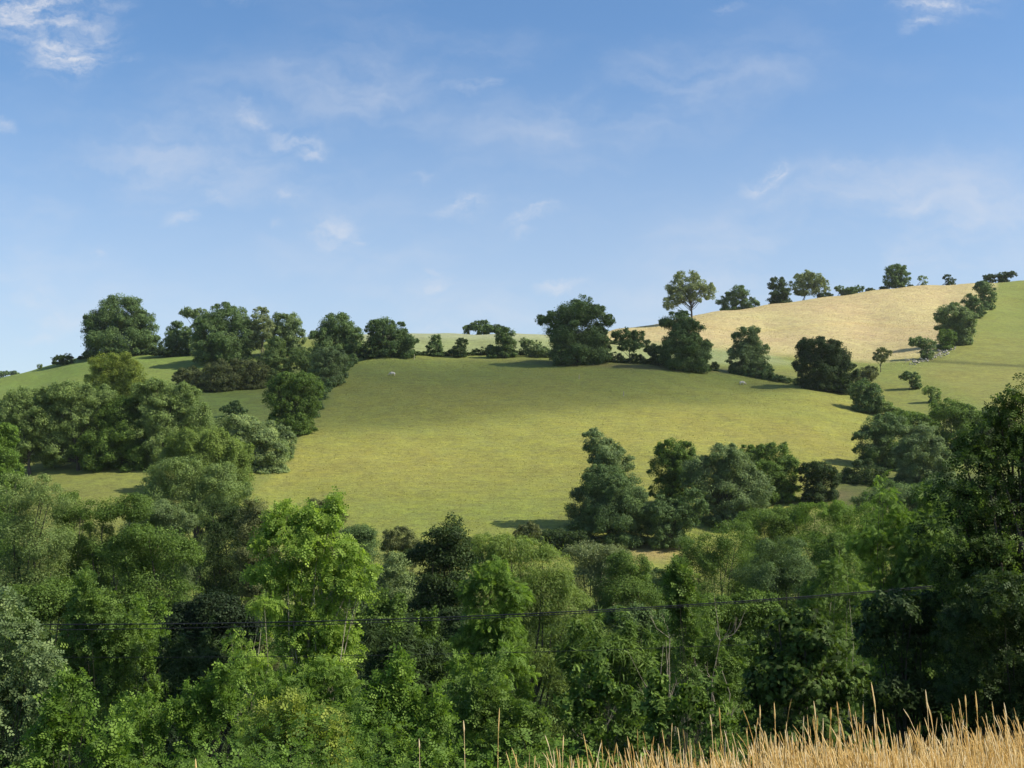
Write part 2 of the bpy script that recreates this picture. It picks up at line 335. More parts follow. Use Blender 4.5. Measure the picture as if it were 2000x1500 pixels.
def build_terrain():
    ys = [-120, -95, -75, -60, -45, -34, -26, -19, -13]
    y = -9.0
    while y < 6500:
        ys.append(y)
        if y < 12: y += .35
        elif y < 60: y += 1.2
        elif y < 110: y += 2.2
        elif y < 330: y += 1.0
        elif y < 450: y += 1.6
        elif y < 800: y += 9
        else: y *= 1.18
    ys = np.array(ys)
    s = np.linspace(-1, 1, 361); s = .46 * s + .5 * s ** 5
    YY, SS = np.meshgrid(ys, s, indexing='ij')
    XX = SS * (np.abs(YY) * 1.15 + 14)
    ny, nx = YY.shape
    Zf = H(XX.ravel(), YY.ravel())
    V = np.c_[XX.ravel(), YY.ravel(), Zf]
    # project for land-use lookup
    yc = V[:, 1] * CT + V[:, 2] * ST; zc = -V[:, 1] * ST + V[:, 2] * CT
    yc = np.maximum(yc, 1)
    px = 1000 + F * V[:, 0] / yc; py = 750 - F * zc / yc
    X, Y = V[:, 0], V[:, 1]
    wob = 4 * np.sin(X * .35 + Y * .2) + 3 * np.sin(X * .9 - Y * .5)
    far = (Y > 100)
    col = np.zeros((len(V), 3)); col[:] = (.055, .085, .022)                         # valley floor
    def lay(mask, rgb):
        m_ = np.clip(mask, 0, 1)[:, None]; col[:] = col * (1 - m_) + np.array(rgb) * m_
    sm = lambda v, a, b: np.clip((v - a) / (b - a), 0, 1) ** 2 * (3 - 2 * np.clip((v - a) / (b - a), 0, 1))
    lay(far * 1.0, (.17, .19, .05))                                                  # rough slopes
    lay(far * sm(-px, -560, -440) * (py < 880), (.145, .19, .045))                    # left pasture
    mm = softpoly(px + wob * .4, py, MAIN_P, 7) * far * (Y < 268)
    lay(mm, (.212, .215, .052))
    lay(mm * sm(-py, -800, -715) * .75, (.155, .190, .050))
    lay(mm * sm(py, 935, 1010) * .6, (.18, .215, .050))
    yel = np.exp(-(((px - 1330) / 420) ** 2 + ((py - 860) / 55) ** 2)) + .8 * np.exp(-(((px - 700) / 200) ** 2 + ((py - 905) / 45) ** 2))
    lay(mm * np.clip(yel, 0, 1) * .7, (.262, .245, .062))
    strip = softpoly(px, py, [(790, 640), (1075, 645), (1200, 655), (1300, 668), (1500, 690), (1560, 712), (1300, 712), (1060, 690), (800, 692), (700, 670), (600, 660)], 5) * (Y > 255) * (Y < 400)
    lay(strip, (.215, .245, .105))
    lay(strip * sm(-py, -668, -655), (.27, .29, .165))
    rp = softpoly(px + wob * .5, py, [(1925, 590), (1960, 540), (2600, 400), (2600, 800), (1950, 800), (1890, 770), (1800, 730), (1790, 715), (1850, 700), (1880, 660)], 8) * far * (Y < 440)
    lay(rp, (.190, .192, .055))
    lay(rp * sm(-(py - (px - 1900) * -.2), -720, -640) * .5, (.175, .210, .05))
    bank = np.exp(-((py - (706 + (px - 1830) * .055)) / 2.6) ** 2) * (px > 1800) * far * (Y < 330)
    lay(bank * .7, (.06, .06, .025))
    hy = softpoly(px + wob * .5, py + wob * .15, HAY_P, 6) * (Y > 262) * (Y < 520)
    lay(hy, (.395, .325, .165))
    lay(hy * sm(py, 655, 700) * .45, (.36, .33, .14))
    lay(hy * np.exp(-((py - 640 + (px - 1500) * .02 + 5 * np.sin(px * .02)) / 2.5) ** 2) * .4, (.40, .30, .13))
    lay(np.exp(-(((px - 1650) / 22) ** 2 + ((py - 967) / 9) ** 2)) * far * (Y < 200) * .8, (.26, .19, .12))
    lay(sm(px, 1600, 1660) * sm(py, 915, 935) * sm(-py, -1010, -985) * far * (Y < 200) * .8, (.07, .085, .03))   # shade by the gully mouth painted dark, over the bare soil
    lay(np.exp(-(((px - 1280) / 60) ** 2 + ((py - 1078) / 18) ** 2)) * far * (Y < 200), (.30, .24, .10))
    lay(np.exp(-((py - (724 + np.abs(px - 1000) * .02)) / 4) ** 2) * ((px > 1060) & (px < 1560)) * 0.0, (.2, .13, .08))
    soil = np.exp(-(((px - 1250) / 260) ** 2 + ((py - (712 + (px - 1150) * .045)) / 5) ** 2)) * far * (Y < 290) * .55
    lay(soil, (.16, .11, .065))
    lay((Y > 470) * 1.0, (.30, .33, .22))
    shelf = sm(V[:, 2], -2.1, -1.85) * (np.hypot(X, Y) < 40) * (X > -3)
    lay(shelf, (.42, .30, .12))
    # quads
    idx = np.arange(ny * nx).reshape(ny, nx)
    Q = np.stack([idx[:-1, :-1], idx[:-1, 1:], idx[1:, 1:], idx[1:, :-1]], -1).reshape(-1, 4)
    qm = lambda a: a[Q].mean(1)
    region = np.zeros(len(Q), int)
    region[qm(far * 1.0) > .5] = 1
    region[qm(mm) > .5] = 2
    region[qm(hy) > .5] = 3
    region[qm(rp) > .5] = 4
    region[qm(strip * 1.0) > .5] = 5
    region[qm(shelf) > .5] = 6
    region[qm((Y > 500) * 1.0) > .5] = 7
    names = ['valley_ground', 'hillside', 'pasture', 'hay_field', 'hill_meadow', 'grass_field', 'bank_ground', 'far_hills']
    nrm = None
    for r, nm in enumerate(names):
        q = Q[region == r]
        if not len(q): continue
        used, inv = np.unique(q, return_inverse=True)
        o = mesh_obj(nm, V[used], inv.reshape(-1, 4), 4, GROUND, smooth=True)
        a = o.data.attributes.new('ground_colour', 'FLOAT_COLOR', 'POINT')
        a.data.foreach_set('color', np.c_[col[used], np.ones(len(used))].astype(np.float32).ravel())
        tag(o, kind='structure')
build_terrain()

# ------------------------------------------------------------------ plants
def unit_template(kind):
    """vertices (m,3) in (along, across, normal) of unit size and triangles/quads (all of one size)"""
    if kind == 'tri':
        return np.array([(-.5, -.38, 0), (.62, -.06, .05), (-.28, .5, .08)]), np.array([(0, 1, 2)])
    if kind == 'leaf':
        return np.array([(0, 0, 0), (.45, -.30, .10), (1.0, 0, -.06), (.5, .30, .10)]), np.array([(0, 1, 2, 3)])
    if kind == 'blade':
        return np.array([(0, -.09, 0), (1.0, 0, -.15), (0.05, .09, 0)]), np.array([(0, 1, 2)])
    if kind == 'grass':
        return np.array([(0, -.45, 0), (1.1, .1, 0), (0, .45, 0)]), np.array([(0, 1, 2)])
    V, Q = [], []
    def diamond(o, d, ln, wd, dz):
        d = np.array(d, float); d /= np.linalg.norm(d); s = np.array((-d[1], d[0], 0))
        b = len(V); o = np.array(o, float)
        V.extend([o, o + d * ln * .45 - s * wd + (0, 0, dz * .2), o + d * ln + (0, 0, dz), o + d * ln * .45 + s * wd + (0, 0, dz * .2)]); Q.append((b, b + 1, b + 2, b + 3))
    if kind == 'pinnate':
        for t in (.25, .45, .65, .84):
            for sg in (-1, 1): diamond((t, 0, -.25 * t * t), (.75, sg, 0), .34, .075, -.10)
        diamond((.92, 0, -.22), (1, 0, 0), .32, .075, -.12)
    elif kind == 'palm':
        for a in (-1.15, -.45, .45, 1.15): diamond((0, 0, 0), (math.cos(a), math.sin(a), 0), .55 + .25 * math.cos(a), .17, -.08)
        diamond((0, 0, 0), (1, 0, 0), .85, .17, -.1)
    elif kind == 'rosette':
        for k_ in range(5):
            a = k_ * 2.4; diamond((.12 * k_ - .2, 0, 0), (math.cos(a), math.sin(a), 0), .42, .13, .06 * (k_ % 3 - 1))
    elif kind == 'sprig':
        for k_, t in enumerate((0, .18, .36, .54, .72, .86)): diamond((t, 0, 0), (.7, (1 if k_ % 2 else -1), 0), .36, .12, .05)
    return np.array(V), np.array(Q)
UNITS = {k_: unit_template(k_) for k_ in ('tri', 'leaf', 'blade', 'pinnate', 'palm', 'rosette', 'sprig', 'grass')}
AREA = {'tri': .42, 'leaf': .30, 'blade': .09, 'pinnate': .24, 'palm': .46, 'rosette': .29, 'sprig': .28}
def unitv(v): return v / (np.linalg.norm(v, axis=1, keepdims=True) + 1e-9)
def emit(name, P, Nn, T, size, unit, mat, tint, parent=None):
    tv, tf = UNITS[unit]; n = len(P); m_ = len(tv)
    T = unitv(T - (T * Nn).sum(1, keepdims=True) * Nn); B = np.cross(Nn, T)
    off = tv[None, :, 0, None] * T[:, None, :] + tv[None, :, 1, None] * B[:, None, :] + tv[None, :, 2, None] * Nn[:, None, :]
    V = P[:, None, :] + off * size[:, None, None]
    Fc = tf[None, :, :] + (np.arange(n) * m_)[:, None, None]
    return mesh_obj(name, V.reshape(-1, 3), Fc.reshape(-1, tf.shape[1]), tf.shape[1], mat, parent, np.repeat(tint, m_))
def fractal(lobes, rng, k=8, amp=.36):
    out = []
    for l in lobes:
        l = np.array(l[:6], float); out.append(np.r_[l[:3], l[3:6] * .90])
        for _ in range(k):
            d = rng.normal(size=3); d[2] += .35; d /= np.linalg.norm(d); s = amp * rng.uniform(.6, 1.25)
            rr = np.cbrt(l[3] * l[4] * l[5]) * s
            out.append(np.r_[l[:3] + d * np.maximum(l[3:6] - rr * .78, 0), np.array([rr, rr, rr * rng.uniform(.65, 1.0)])])
    return np.array(out)
def crown_points(lobes, clump, n, rng, solid=.6, flat=.8, droop=0.0, up=.35, rag=1.0, shell=.45, amp=.34, thr=-.65):
    """leaf positions and directions spread over clumps that fill a set of ellipsoid lobes"""
    L_ = fractal(lobes, rng, 8 if amp > .3 else 12, amp) if len(lobes) < 40 else np.array(lobes); area = (L_[:, 3] * L_[:, 5] + L_[:, 4] * L_[:, 5] + L_[:, 3] * L_[:, 4]) ; rl = np.cbrt(L_[:, 3] * L_[:, 4] * L_[:, 5])
    C_, R_, D_ = [], [], []
    for i, l in enumerate(L_):
        rc0 = min(clump, rl[i] * .5)
        k_ = int(np.clip(solid * 2.9 * area[i] / (rc0 ** 2) + 3, 4, 300))
        d = unitv(rng.normal(size=(k_, 3))); fr = 1 - shell * rng.random(k_) ** 1.3
        fr *= 1 + rag * .10 * rng.normal(size=k_)
        rc = rc0 * rng.uniform(.62, 1.25, k_)
        rad = np.maximum(l[3:6][None, :] - .65 * rc[:, None], l[3:6][None, :] * .25)
        C_.append(l[:3] + d * rad * fr[:, None]); R_.append(rc); D_.append(d)
    C_ = np.concatenate(C_); R_ = np.concatenate(R_); D_ = np.concatenate(D_)
    # drop clumps buried deep in another lobe
    keep = np.ones(len(C_), bool)
    for l in L_:
        q = np.linalg.norm((C_ - l[:3]) / l[3:6], axis=1); keep &= ~((q < .42) & (rng.random(len(C_)) < .8))
    C_, R_, D_ = C_[keep], R_[keep], D_[keep]
    ctint = rng.normal(size=len(C_)) * .13
    pr = R_ ** 2; pr /= pr.sum()
    ci = rng.choice(len(C_), n, p=pr)
    d = unitv(rng.normal(size=(n, 3)) + D_[ci] * .45 + np.array([0, 0, .25]))
    r = R_[ci] * rng.random(n) ** .30
    r = r * (1 + .55 * rng.random(n) * (rng.random(n) < .14))
    P = C_[ci] + d * r[:, None] * np.array([1, 1, flat])
    # irregular gaps between the sprays
    q = P * (2.3 / max(clump, .2)) * .5; ph = rng.uniform(0, 6.28, 6)
    g_ = np.sin(q[:, 0] * 1.3 + 1.2 * np.sin(q[:, 2] * 1.1 + ph[0]) + ph[1]) + np.sin(q[:, 1] * 1.2 + 1.2 * np.sin(q[:, 0] * .9 + ph[2]) + ph[3]) + np.sin(q[:, 2] * 1.6 + 1.1 * np.sin(q[:, 1] * 1.3 + ph[4]) + ph[5])
    kp = (g_ > thr) | (rng.random(n) < .25); P, d, ci, r = P[kp], d[kp], ci[kp], r[kp]; n = len(P)
    Nn = unitv(d * .95 + D_[ci] * .35 + np.array([0, 0, up]) + rng.normal(size=(n, 3)) * .55)
    T = rng.normal(size=(n, 3)) + D_[ci] * .9 + d * .6 + np.array([0, 0, -droop])
    tint = np.clip(.5 + ctint[ci] + rng.normal(size=n) * .17, 0, 1)
    return P, Nn, T, tint, C_
def tube(V, Q, pts, rad, sides=7):
    """append a tapered tube through pts"""
    pts = [np.array(p, float) for p in pts]; b0 = sum(len(v) for v in V)
    ring = []
    for i, p in enumerate(pts):
        d = pts[min(i + 1, len(pts) - 1)] - pts[max(i - 1, 0)]; d = d / (np.linalg.norm(d) + 1e-9)
        a = np.cross(d, (0, 1, .13)); a /= np.linalg.norm(a) + 1e-9; b = np.cross(d, a)
        th = np.arange(sides) * 2 * math.pi / sides
        ring.append(p + rad[i] * (np.cos(th)[:, None] * a + np.sin(th)[:, None] * b))
    V.append(np.concatenate(ring))
    for i in range(len(pts) - 1):
        for k_ in range(sides):
            q0 = b0 + i * sides + k_; q1 = b0 + i * sides + (k_ + 1) % sides
            Q.append((q0, q1, q1 + sides, q0 + sides))
def wander(a, b, n, amp, rng):
    a, b = np.array(a), np.array(b); out = []
    for i in range(n + 1):
        t = i / n; p = a * (1 - t) + b * t
        if 0 < i < n: p = p + rng.normal(size=3) * amp
        p[2] += 0.10 * np.linalg.norm(b - a) * math.sin(math.pi * t) * .5
        out.append(p)
    return out
COUNT = {}
TOTAL = [0]
def plant(name, cat, label, d, base, lobes, pal='mid', unit=None, leaf=None, cover=2.3, clump=None, solid=.6, depth=.95, dz=None,
          trunk='trunk', tr=None, bark=BARK, group=None, seed=0, droop=0., up=.35, rag=1., flat=.8, stems=1, limbs=14, crown='crown', skirt=True, shell=.45, shoots=0):
    rng = np.random.default_rng(1000 + seed + len(COUNT) * 17); COUNT[label] = 1
    if d is None: P0 = hit(*base); d = P0[1]
    else:
        q = at(base[0], base[1] if len(base) > 1 else 1000, d); P0 = np.array([q[0], d, h1(q[0], d)])
    mpp = d / F; grow = 1.15 if d > 40 else 1.05
    LB = []
    for i, l in enumerate(lobes):
        cx, cy_, rx, ry = l[:4]; rx, ry = rx * grow, ry * grow; q = at(cx, cy_, d)
        rX, rZ = rx * mpp, ry * mpp; rY = depth * (rX * .75 + rZ * .25)
        off = (l[4] * mpp if len(l) > 4 else rng.uniform(-.35, .35) * rY)
        s = (d + off) / d
        LB.append((q[0] * s, d + off, q[2] * s, rX, rY, rZ))
    px1 = d / 1236.0
    if leaf is None: leaf = max(.07, 1.15 * px1)
    if unit is None: unit = 'tri' if d > 95 else 'leaf'
    if skirt:
        order = sorted(LB, key=lambda l: l[2] - l[5])
        for l in order[:max(1, (len(order) + 1) // 2)]:
            g = h1(l[0], l[1]); bot = l[2] - l[5] * .6
            if bot - g > .25:
                n_ = int(math.ceil((bot - g) / (2.2 * min(l[3], 3.0))))
                for k_ in range(min(n_, 4)):
                    hh = (bot - g) / min(n_, 4)
                    LB.append((l[0] + rng.normal() * .12 * l[3], l[1], g + hh * (k_ + .45), l[3] * .86, l[4] * .86, hh * .68))
    for k_ in range(shoots):
        l = LB[int(rng.integers(len(lobes)))]; fx, fy = rng.normal(size=2) * .45
        sh = rng.uniform(.12, .34) * (d / 16) ** .5
        LB.append((l[0] + fx * l[3], l[1] + fy * l[4], l[2] + l[5] * math.sqrt(max(.05, 1 - fx * fx - fy * fy)) + sh * .5, sh * .34, sh * .34, sh))
    LA = np.array(LB); area = 4 * math.pi * np.cbrt(LA[:, 3] * LA[:, 4] * LA[:, 5]) ** 2
    n = int(min(cover * area.sum() * .72 / (AREA[unit] * leaf ** 2), 170000 / max(1, UNITS[unit][0].shape[0] / 6)))
    n = max(n, 350)
    if clump is None: clump = max(.28, float(np.sqrt(area.sum() / 12.6)) * .13)
    P, Nn, T, tint, C_ = crown_points(LB, clump, n, rng, solid, flat, droop, up, rag, shell, .25 if d > 95 else .34, -1.15 if d > 95 else (-1.0 if d > 38 else -.65))
    TOTAL[0] += n * len(UNITS[unit][1])
    root = bpy.data.objects.new(name, None); COL.objects.link(root); root.location = P0; root.empty_display_size = .5
    tag(root, label, cat, group)
    n = len(P); size = leaf * rng.uniform(.65, 1.35, n)
    z0 = h1(P0[0], P0[1])
    lowest = Hq(P[:, 0], P[:, 1]) + .04
    P[:, 2] = np.maximum(P[:, 2], lowest + rng.random(n) * .25)
    emit(crown, P - P0, Nn, T, size, unit, PAL[pal], tint, root)
    # trunk with limbs
    V, Q = [], []
    top = LA[:, 2].max(); hgt = max(1.0, top - P0[2])
    r0 = tr if tr else max(.03, hgt * .022)
    cen = np.array([np.average(LA[:, 0], weights=area), np.average(LA[:, 1], weights=area), np.average(LA[:, 2], weights=area)]) - P0
    for s_ in range(stems):
        b_ = np.array([rng.normal() * r0 * 2.2 * (stems > 1), rng.normal() * r0 * 2.2 * (stems > 1), -.25])
        tp = cen + rng.normal(size=3) * hgt * .05 * (stems > 1); tp[2] = min(max(cen[2] + hgt * .1, hgt * .45), hgt * .8)
        pts = wander(b_, tp, 6, hgt * .012, rng)
        tube(V, Q, pts, [r0 * (1.35 if i == 0 else 1 - .72 * i / 6) / math.sqrt(stems) for i in range(7)], 8)
        hi = [C_[j] - P0 for j in rng.choice(len(C_), min(limbs, len(C_)), replace=False)] + [l[:3] - P0 for l in LA]
        for t_ in hi[s_::stems]:
            f = float(np.clip((t_[2] / hgt) * .55 + rng.uniform(-.1, .12), .15, .95)); k_ = f * 6; i0 = int(min(5, k_))
            st = pts[i0] * (1 - (k_ - i0)) + pts[i0 + 1] * (k_ - i0)
            if t_[2] < st[2] * .6: continue
            rr = r0 * (1 - .7 * f) * .38 / math.sqrt(stems)
            tube(V, Q, wander(st, t_, 3, hgt * .015, rng), [rr, rr * .75, rr * .5, rr * .2], 5)
    mesh_obj(trunk, np.concatenate(V), np.array(Q), 4, bark, root, smooth=True)
    return root

# ------------------------------------------------------------------ the trees and bushes, far to near
SKY_G = 'trees along the skyline'; HEDGE_G = 'trees and thorns along the top hedge of the pasture'; RHEDGE = 'trees down the hedge beside the hay field'
LW = 'trees of the wood left of the pasture'; CEN = 'trees at the foot of the pasture'; VAL = 'trees filling the valley'; RG = 'trees of the gully'; NEAR = 'bushes on the near bank'
T_, B_ = 'tree', 'bush'
def far_plants():
    # --- skyline, left
    plant('sycamore_tree', T_, 'largest round dark tree on the skyline, at the left end above the small green field', None, (238, 694),
          [(235, 615, 50, 38), (205, 640, 40, 40), (272, 645, 36, 38), (238, 665, 66, 26), (190, 668, 26, 24), (285, 668, 24, 24)], 'deep', group=SKY_G, solid=.8, cover=2.8)
    plant('thorn_bush', B_, 'low rounded dark bush alone on the skyline left of the largest round tree', None, (122, 714), [(114, 704, 14, 10), (130, 703, 15, 12)], 'dark', crown='foliage', trunk='stem', group=SKY_G)
    plant('thorn_bush', B_, 'tiny thin bush on the skyline at the far left end of the hill', None, (78, 720), [(78, 715, 5, 4)], 'grey', crown='foliage', trunk='stem', group=SKY_G, cover=1.4)
    plant('field_tree', T_, 'low dark tree in the gap between the largest round tree and the tall dark clump', None, (350, 694), [(350, 655, 26, 26), (338, 670, 20, 18), (368, 668, 20, 22)], 'deep', group=SKY_G)
    plant('ash_tree', T_, 'thin airy tree leaning out behind the left shoulder of the tall dark clump', None, (392, 694), [(372, 612, 20, 13), (393, 622, 18, 20), (385, 645, 14, 14)], 'grey', group=SKY_G, solid=.35, cover=1.8)
    plant('sycamore_tree', T_, 'broad dark round tree in the middle of the left skyline clump', None, (442, 708),
          [(440, 627, 42, 34), (408, 650, 30, 34), (476, 650, 30, 32), (440, 672, 58, 28), (448, 690, 40, 16)], 'deep', group=SKY_G, solid=.8, cover=2.8)
    plant('ash_tree', T_, 'pale airy tree with bare lower stems right of the broad dark clump tree', None, (507, 702), [(508, 625, 20, 24), (522, 645, 16, 22), (500, 660, 18, 26)], 'pale', group=SKY_G, solid=.4, cover=1.8, stems=2, skirt=False)
    plant('field_tree', T_, 'pale topped round tree at the right end of the left skyline clump', None, (556, 696), [(560, 635, 30, 26), (545, 655, 28, 24), (572, 656, 26, 20)], 'grey', group=SKY_G, cover=2.6)
    plant('sycamore_tree', T_, 'dark dome shaped tree at the top left corner of the big pasture', None, (660, 706), [(657, 645, 42, 32), (634, 668, 30, 28), (684, 670, 28, 32), (660, 688, 44, 20)], 'deep', group=SKY_G, solid=.8, cover=2.8)
    plant('ash_tree', T_, 'ragged spiky topped tree just right of the dark dome shaped tree', None, (765, 698),
          [(752, 640, 20, 22), (730, 640, 18, 16), (775, 648, 22, 20), (765, 668, 38, 22), (795, 668, 20, 18), (738, 668, 22, 20)], 'deep', group=HEDGE_G, solid=.45, cover=2.0, rag=2.2)
    plant('thorn_bush', B_, 'dark bush filling the gap between the dome shaped tree and the ragged tree', None, (722, 700), [(722, 682, 18, 16)], 'dark', crown='foliage', trunk='stem', group=HEDGE_G)
    plant('thorn_tree', T_, 'small upright thorn on the hedge line, left one of the two lone thorns', None, (850, 696), [(851, 664, 13, 11), (850, 680, 17, 14)], 'deep', group=HEDGE_G, cover=2.2)
    plant('thorn_tree', T_, 'small leaning thorn on the hedge line, right one of the two lone thorns', None, (897, 698), [(902, 672, 12, 12), (896, 685, 15, 11)], 'dark', group=HEDGE_G, cover=2.2)
    plant('field_tree', T_, 'pale little tree over the crest behind the meadow, left of its darker neighbour', 336, (916,), [(912, 642, 10, 7), (925, 638, 10, 8)], 'grey', group=SKY_G)
    plant('field_tree', T_, 'rounded little tree over the meadow crest, between a paler and a flatter one', 334, (942,), [(940, 635, 18, 10), (945, 643, 24, 9)], 'deep', group=SKY_G)
    plant('field_tree', T_, 'flat dark little tree over the crest touching the hedge thorn in front of it', 334, (968,), [(968, 642, 18, 8), (980, 645, 16, 8)], 'dark', group=SKY_G)
    plant('thorn_tree', T_, 'dense dark thorn on the hedge line below the little crest trees', None, (986, 700), [(986, 655, 20, 16), (988, 674, 22, 18), (962, 684, 14, 10)], 'deep', group=HEDGE_G)
    plant('thorn_bush', B_, 'low scrubby hedge bush between the dense thorn and the broad oak', None, (1035, 698), [(1025, 668, 10, 9), (1040, 676, 20, 12), (1060, 686, 16, 8)], 'grey', crown='foliage', trunk='stem', group=HEDGE_G, solid=.4, cover=1.8)
    plant('oak_tree', T_, 'broad spreading dark oak in the middle of the hedge above the pasture', None, (1130, 712),
          [(1125, 603, 36, 28), (1092, 625, 28, 22), (1160, 622, 32, 26), (1125, 645, 52, 34), (1062, 625, 16, 11), (1190, 626, 14, 12), (1150, 665, 34, 22), (1098, 662, 30, 24), (1130, 686, 48, 14)], 'deep', group=HEDGE_G, solid=.6, rag=1.6, limbs=30)
    plant('thorn_bush', B_, 'small dark bush tucked against the right foot of the broad oak', None, (1180, 702), [(1180, 682, 13, 14)], 'dark', crown='foliage', trunk='stem', group=HEDGE_G)
    plant('field_tree', T_, 'small flat topped tree with clear trunk between the broad oak and the tall pair', None, (1230, 706), [(1218, 655, 22, 15), (1245, 658, 16, 14), (1232, 676, 24, 13)], 'deep', group=HEDGE_G, skirt=False)
    plant('thorn_bush', B_, 'low hedge bush left of the foot of the dark columnar tree', None, (1285, 706), [(1285, 688, 20, 12), (1268, 684, 12, 8)], 'dark', crown='foliage', trunk='stem', group=HEDGE_G)
    plant('ash_tree', T_, 'tall pale airy ash with a bare trunk standing highest on the skyline', None, (1354, 632),
          [(1342, 552, 28, 24), (1330, 577, 24, 18), (1360, 572, 22, 22), (1384, 570, 14, 22, 0), (1310, 592, 18, 14), (1316, 560, 14, 14)], 'pale', group=SKY_G, solid=.36, cover=1.7, rag=2.0, tr=.32, limbs=34, skirt=False)
    plant('oak_tree', T_, 'dark columnar tree under the tall pale ash, widening to the ground', None, (1338, 724),
          [(1325, 632, 34, 24), (1345, 645, 28, 26), (1335, 672, 46, 26), (1318, 690, 36, 26), (1362, 690, 30, 30)], 'deep', group=HEDGE_G, cover=2.6)
    plant('field_tree', T_, 'low dark domed tree on the hay field edge right of the tall ash', 402, (1440,), [(1442, 573, 22, 15), (1425, 590, 24, 14), (1462, 592, 20, 11)], 'deep', group=SKY_G, up=.5)
    plant('ash_tree', T_, 'mid green pointed tree standing alone below the hay field on the hedge', None, (1462, 732), [(1458, 656, 26, 20), (1472, 680, 30, 22), (1448, 692, 32, 22), (1472, 708, 30, 18)], 'grey', group=HEDGE_G, rag=1.6)
    plant('thorn_bush', B_, 'small bush at the right foot of the lone pointed tree', None, (1497, 738), [(1497, 722, 14, 13)], 'deep', crown='foliage', trunk='stem', group=HEDGE_G)
    plant('sycamore_tree', T_, 'dark layered little tree on the skyline, left of the pale dome tree', 411, (1522,), [(1518, 555, 20, 13), (1524, 574, 22, 11), (1518, 586, 22, 7)], 'dark', group=SKY_G)
    plant('ash_tree', T_, 'pale dome shaped skyline tree with several leaning stems', 413, (1578,), [(1580, 545, 30, 16), (1558, 560, 20, 16), (1603, 560, 18, 15), (1578, 568, 22, 12)], 'pale', group=SKY_G, solid=.45, cover=1.9, stems=3, skirt=False)
    plant('thorn_bush', B_, 'flat bush on the skyline just right of the pale dome tree', 412, (1612,), [(1612, 578, 15, 7)], 'dark', crown='foliage', trunk='stem', group=SKY_G)
    plant('thorn_bush', B_, 'pale thin bush at the left end of the low skyline bush row', 414, (1643,), [(1640, 564, 10, 6), (1650, 570, 10, 6)], 'grey', crown='foliage', trunk='stem', group=SKY_G, solid=.4)
    plant('thorn_bush', B_, 'dark flat bush in the middle of the low skyline bush row', 414, (1668,), [(1662, 567, 14, 7), (1678, 564, 10, 7)], 'deep', crown='foliage', trunk='stem', group=SKY_G)
    plant('thorn_bush', B_, 'small dark bush at the right end of the low skyline bush row', 415, (1703,), [(1700, 567, 9, 5)], 'dark', crown='foliage', trunk='stem', group=SKY_G)
    plant('oak_tree', T_, 'upright round headed tree with gaps above its trunks, tallest on the right skyline', 417, (1750,), [(1750, 527, 20, 12), (1740, 545, 15, 17), (1764, 543, 15, 17), (1750, 556, 20, 9)], 'deep', group=SKY_G, stems=2, cover=2.2, skirt=False)
    plant('thorn_bush', B_, 'tiny dark bush touching the left foot of the tallest right skyline tree', 417, (1726,), [(1726, 564, 9, 5)], 'dark', crown='foliage', trunk='stem', group=SKY_G)
    plant('thorn_bush', B_, 'tiny dark bush touching the right foot of the tallest right skyline tree', 418, (1780,), [(1778, 561, 7, 5)], 'dark', crown='foliage', trunk='stem', group=SKY_G)
    plant('thorn_tree', T_, 'sparse wind bent thorn on the skyline with sky showing through', 420, (1803,), [(1802, 543, 10, 5), (1806, 552, 6, 4)], 'grey', group=SKY_G, solid=.25, cover=1.0)
    plant('thorn_tree', T_, 'small dark wind blown thorn alone on the skyline near the right hedge', 422, (1854,), [(1850, 541, 9, 5), (1856, 548, 11, 6)], 'dark', group=SKY_G, solid=.4, cover=1.6)
    plant('thorn_bush', B_, 'dark bush on the crest of the green field at the right, left of two', 427, (1935,), [(1933, 541, 14, 6)], 'dark', crown='foliage', trunk='stem', group=SKY_G)
    plant('thorn_tree', T_, 'dark wide thorn on the crest of the green field at the right edge', 427, (1966,), [(1960, 538, 14, 7), (1974, 536, 12, 6)], 'dark', group=SKY_G, rag=2)
    # --- hedge beside the hay field
    plant('hedge_tree', T_, 'rounded tree at the top of the hedge right of the hay field', None, (1928, 604), [(1922, 562, 20, 13), (1930, 580, 17, 18)], 'deep', group=RHEDGE)
    plant('hedge_tree', T_, 'middle tree of the hedge right of the hay field, under the top one', None, (1904, 622), [(1896, 588, 18, 14), (1910, 602, 20, 17)], 'deep', group=RHEDGE)
    plant('sycamore_tree', T_, 'large leaning domed tree of the hedge right of the hay field', None, (1872, 674), [(1860, 615, 32, 22), (1882, 625, 28, 24), (1862, 640, 32, 18), (1880, 650, 22, 16)], 'grey', group=RHEDGE, cover=2.8, solid=.8)
    plant('hedge_tree', T_, 'small round tree at the left foot of the large domed hedge tree', None, (1848, 683), [(1848, 660, 19, 19)], 'mid', group=RHEDGE)
    plant('thorn_tree', T_, 'low wide thorn casting a shadow on the hay field beside the tumbled wall', None, (1802, 702), [(1792, 668, 18, 11), (1812, 674, 17, 13)], 'grey', group=RHEDGE)
    plant('hawthorn_tree', T_, 'small brownish leaning thorn with a bare trunk under the hay field', None, (1720, 727), [(1724, 690, 17, 11), (1720, 700, 14, 8)], 'brown', group=RHEDGE, cover=1.8, skirt=False)
    plant('oak_tree', T_, 'broad dark domed tree at the right end of the hedge above the pasture', None, (1612, 764),
          [(1600, 682, 42, 24), (1585, 705, 34, 30), (1625, 700, 34, 28), (1612, 735, 50, 26), (1648, 730, 26, 26)], 'dark', group=HEDGE_G, cover=2.8)
    plant('thorn_bush', B_, 'brownish bush right of the broad dark domed tree, above the gully', None, (1698, 752), [(1695, 730, 20, 16), (1680, 742, 20, 14)], 'brown', crown='foliage', trunk='stem', group=RG)
    plant('gully_tree', T_, 'green bushy tree at the top right corner of the big pasture', None, (1694, 806), [(1685, 762, 28, 22), (1705, 775, 24, 24), (1690, 788, 28, 16)], 'deep', group=RG)
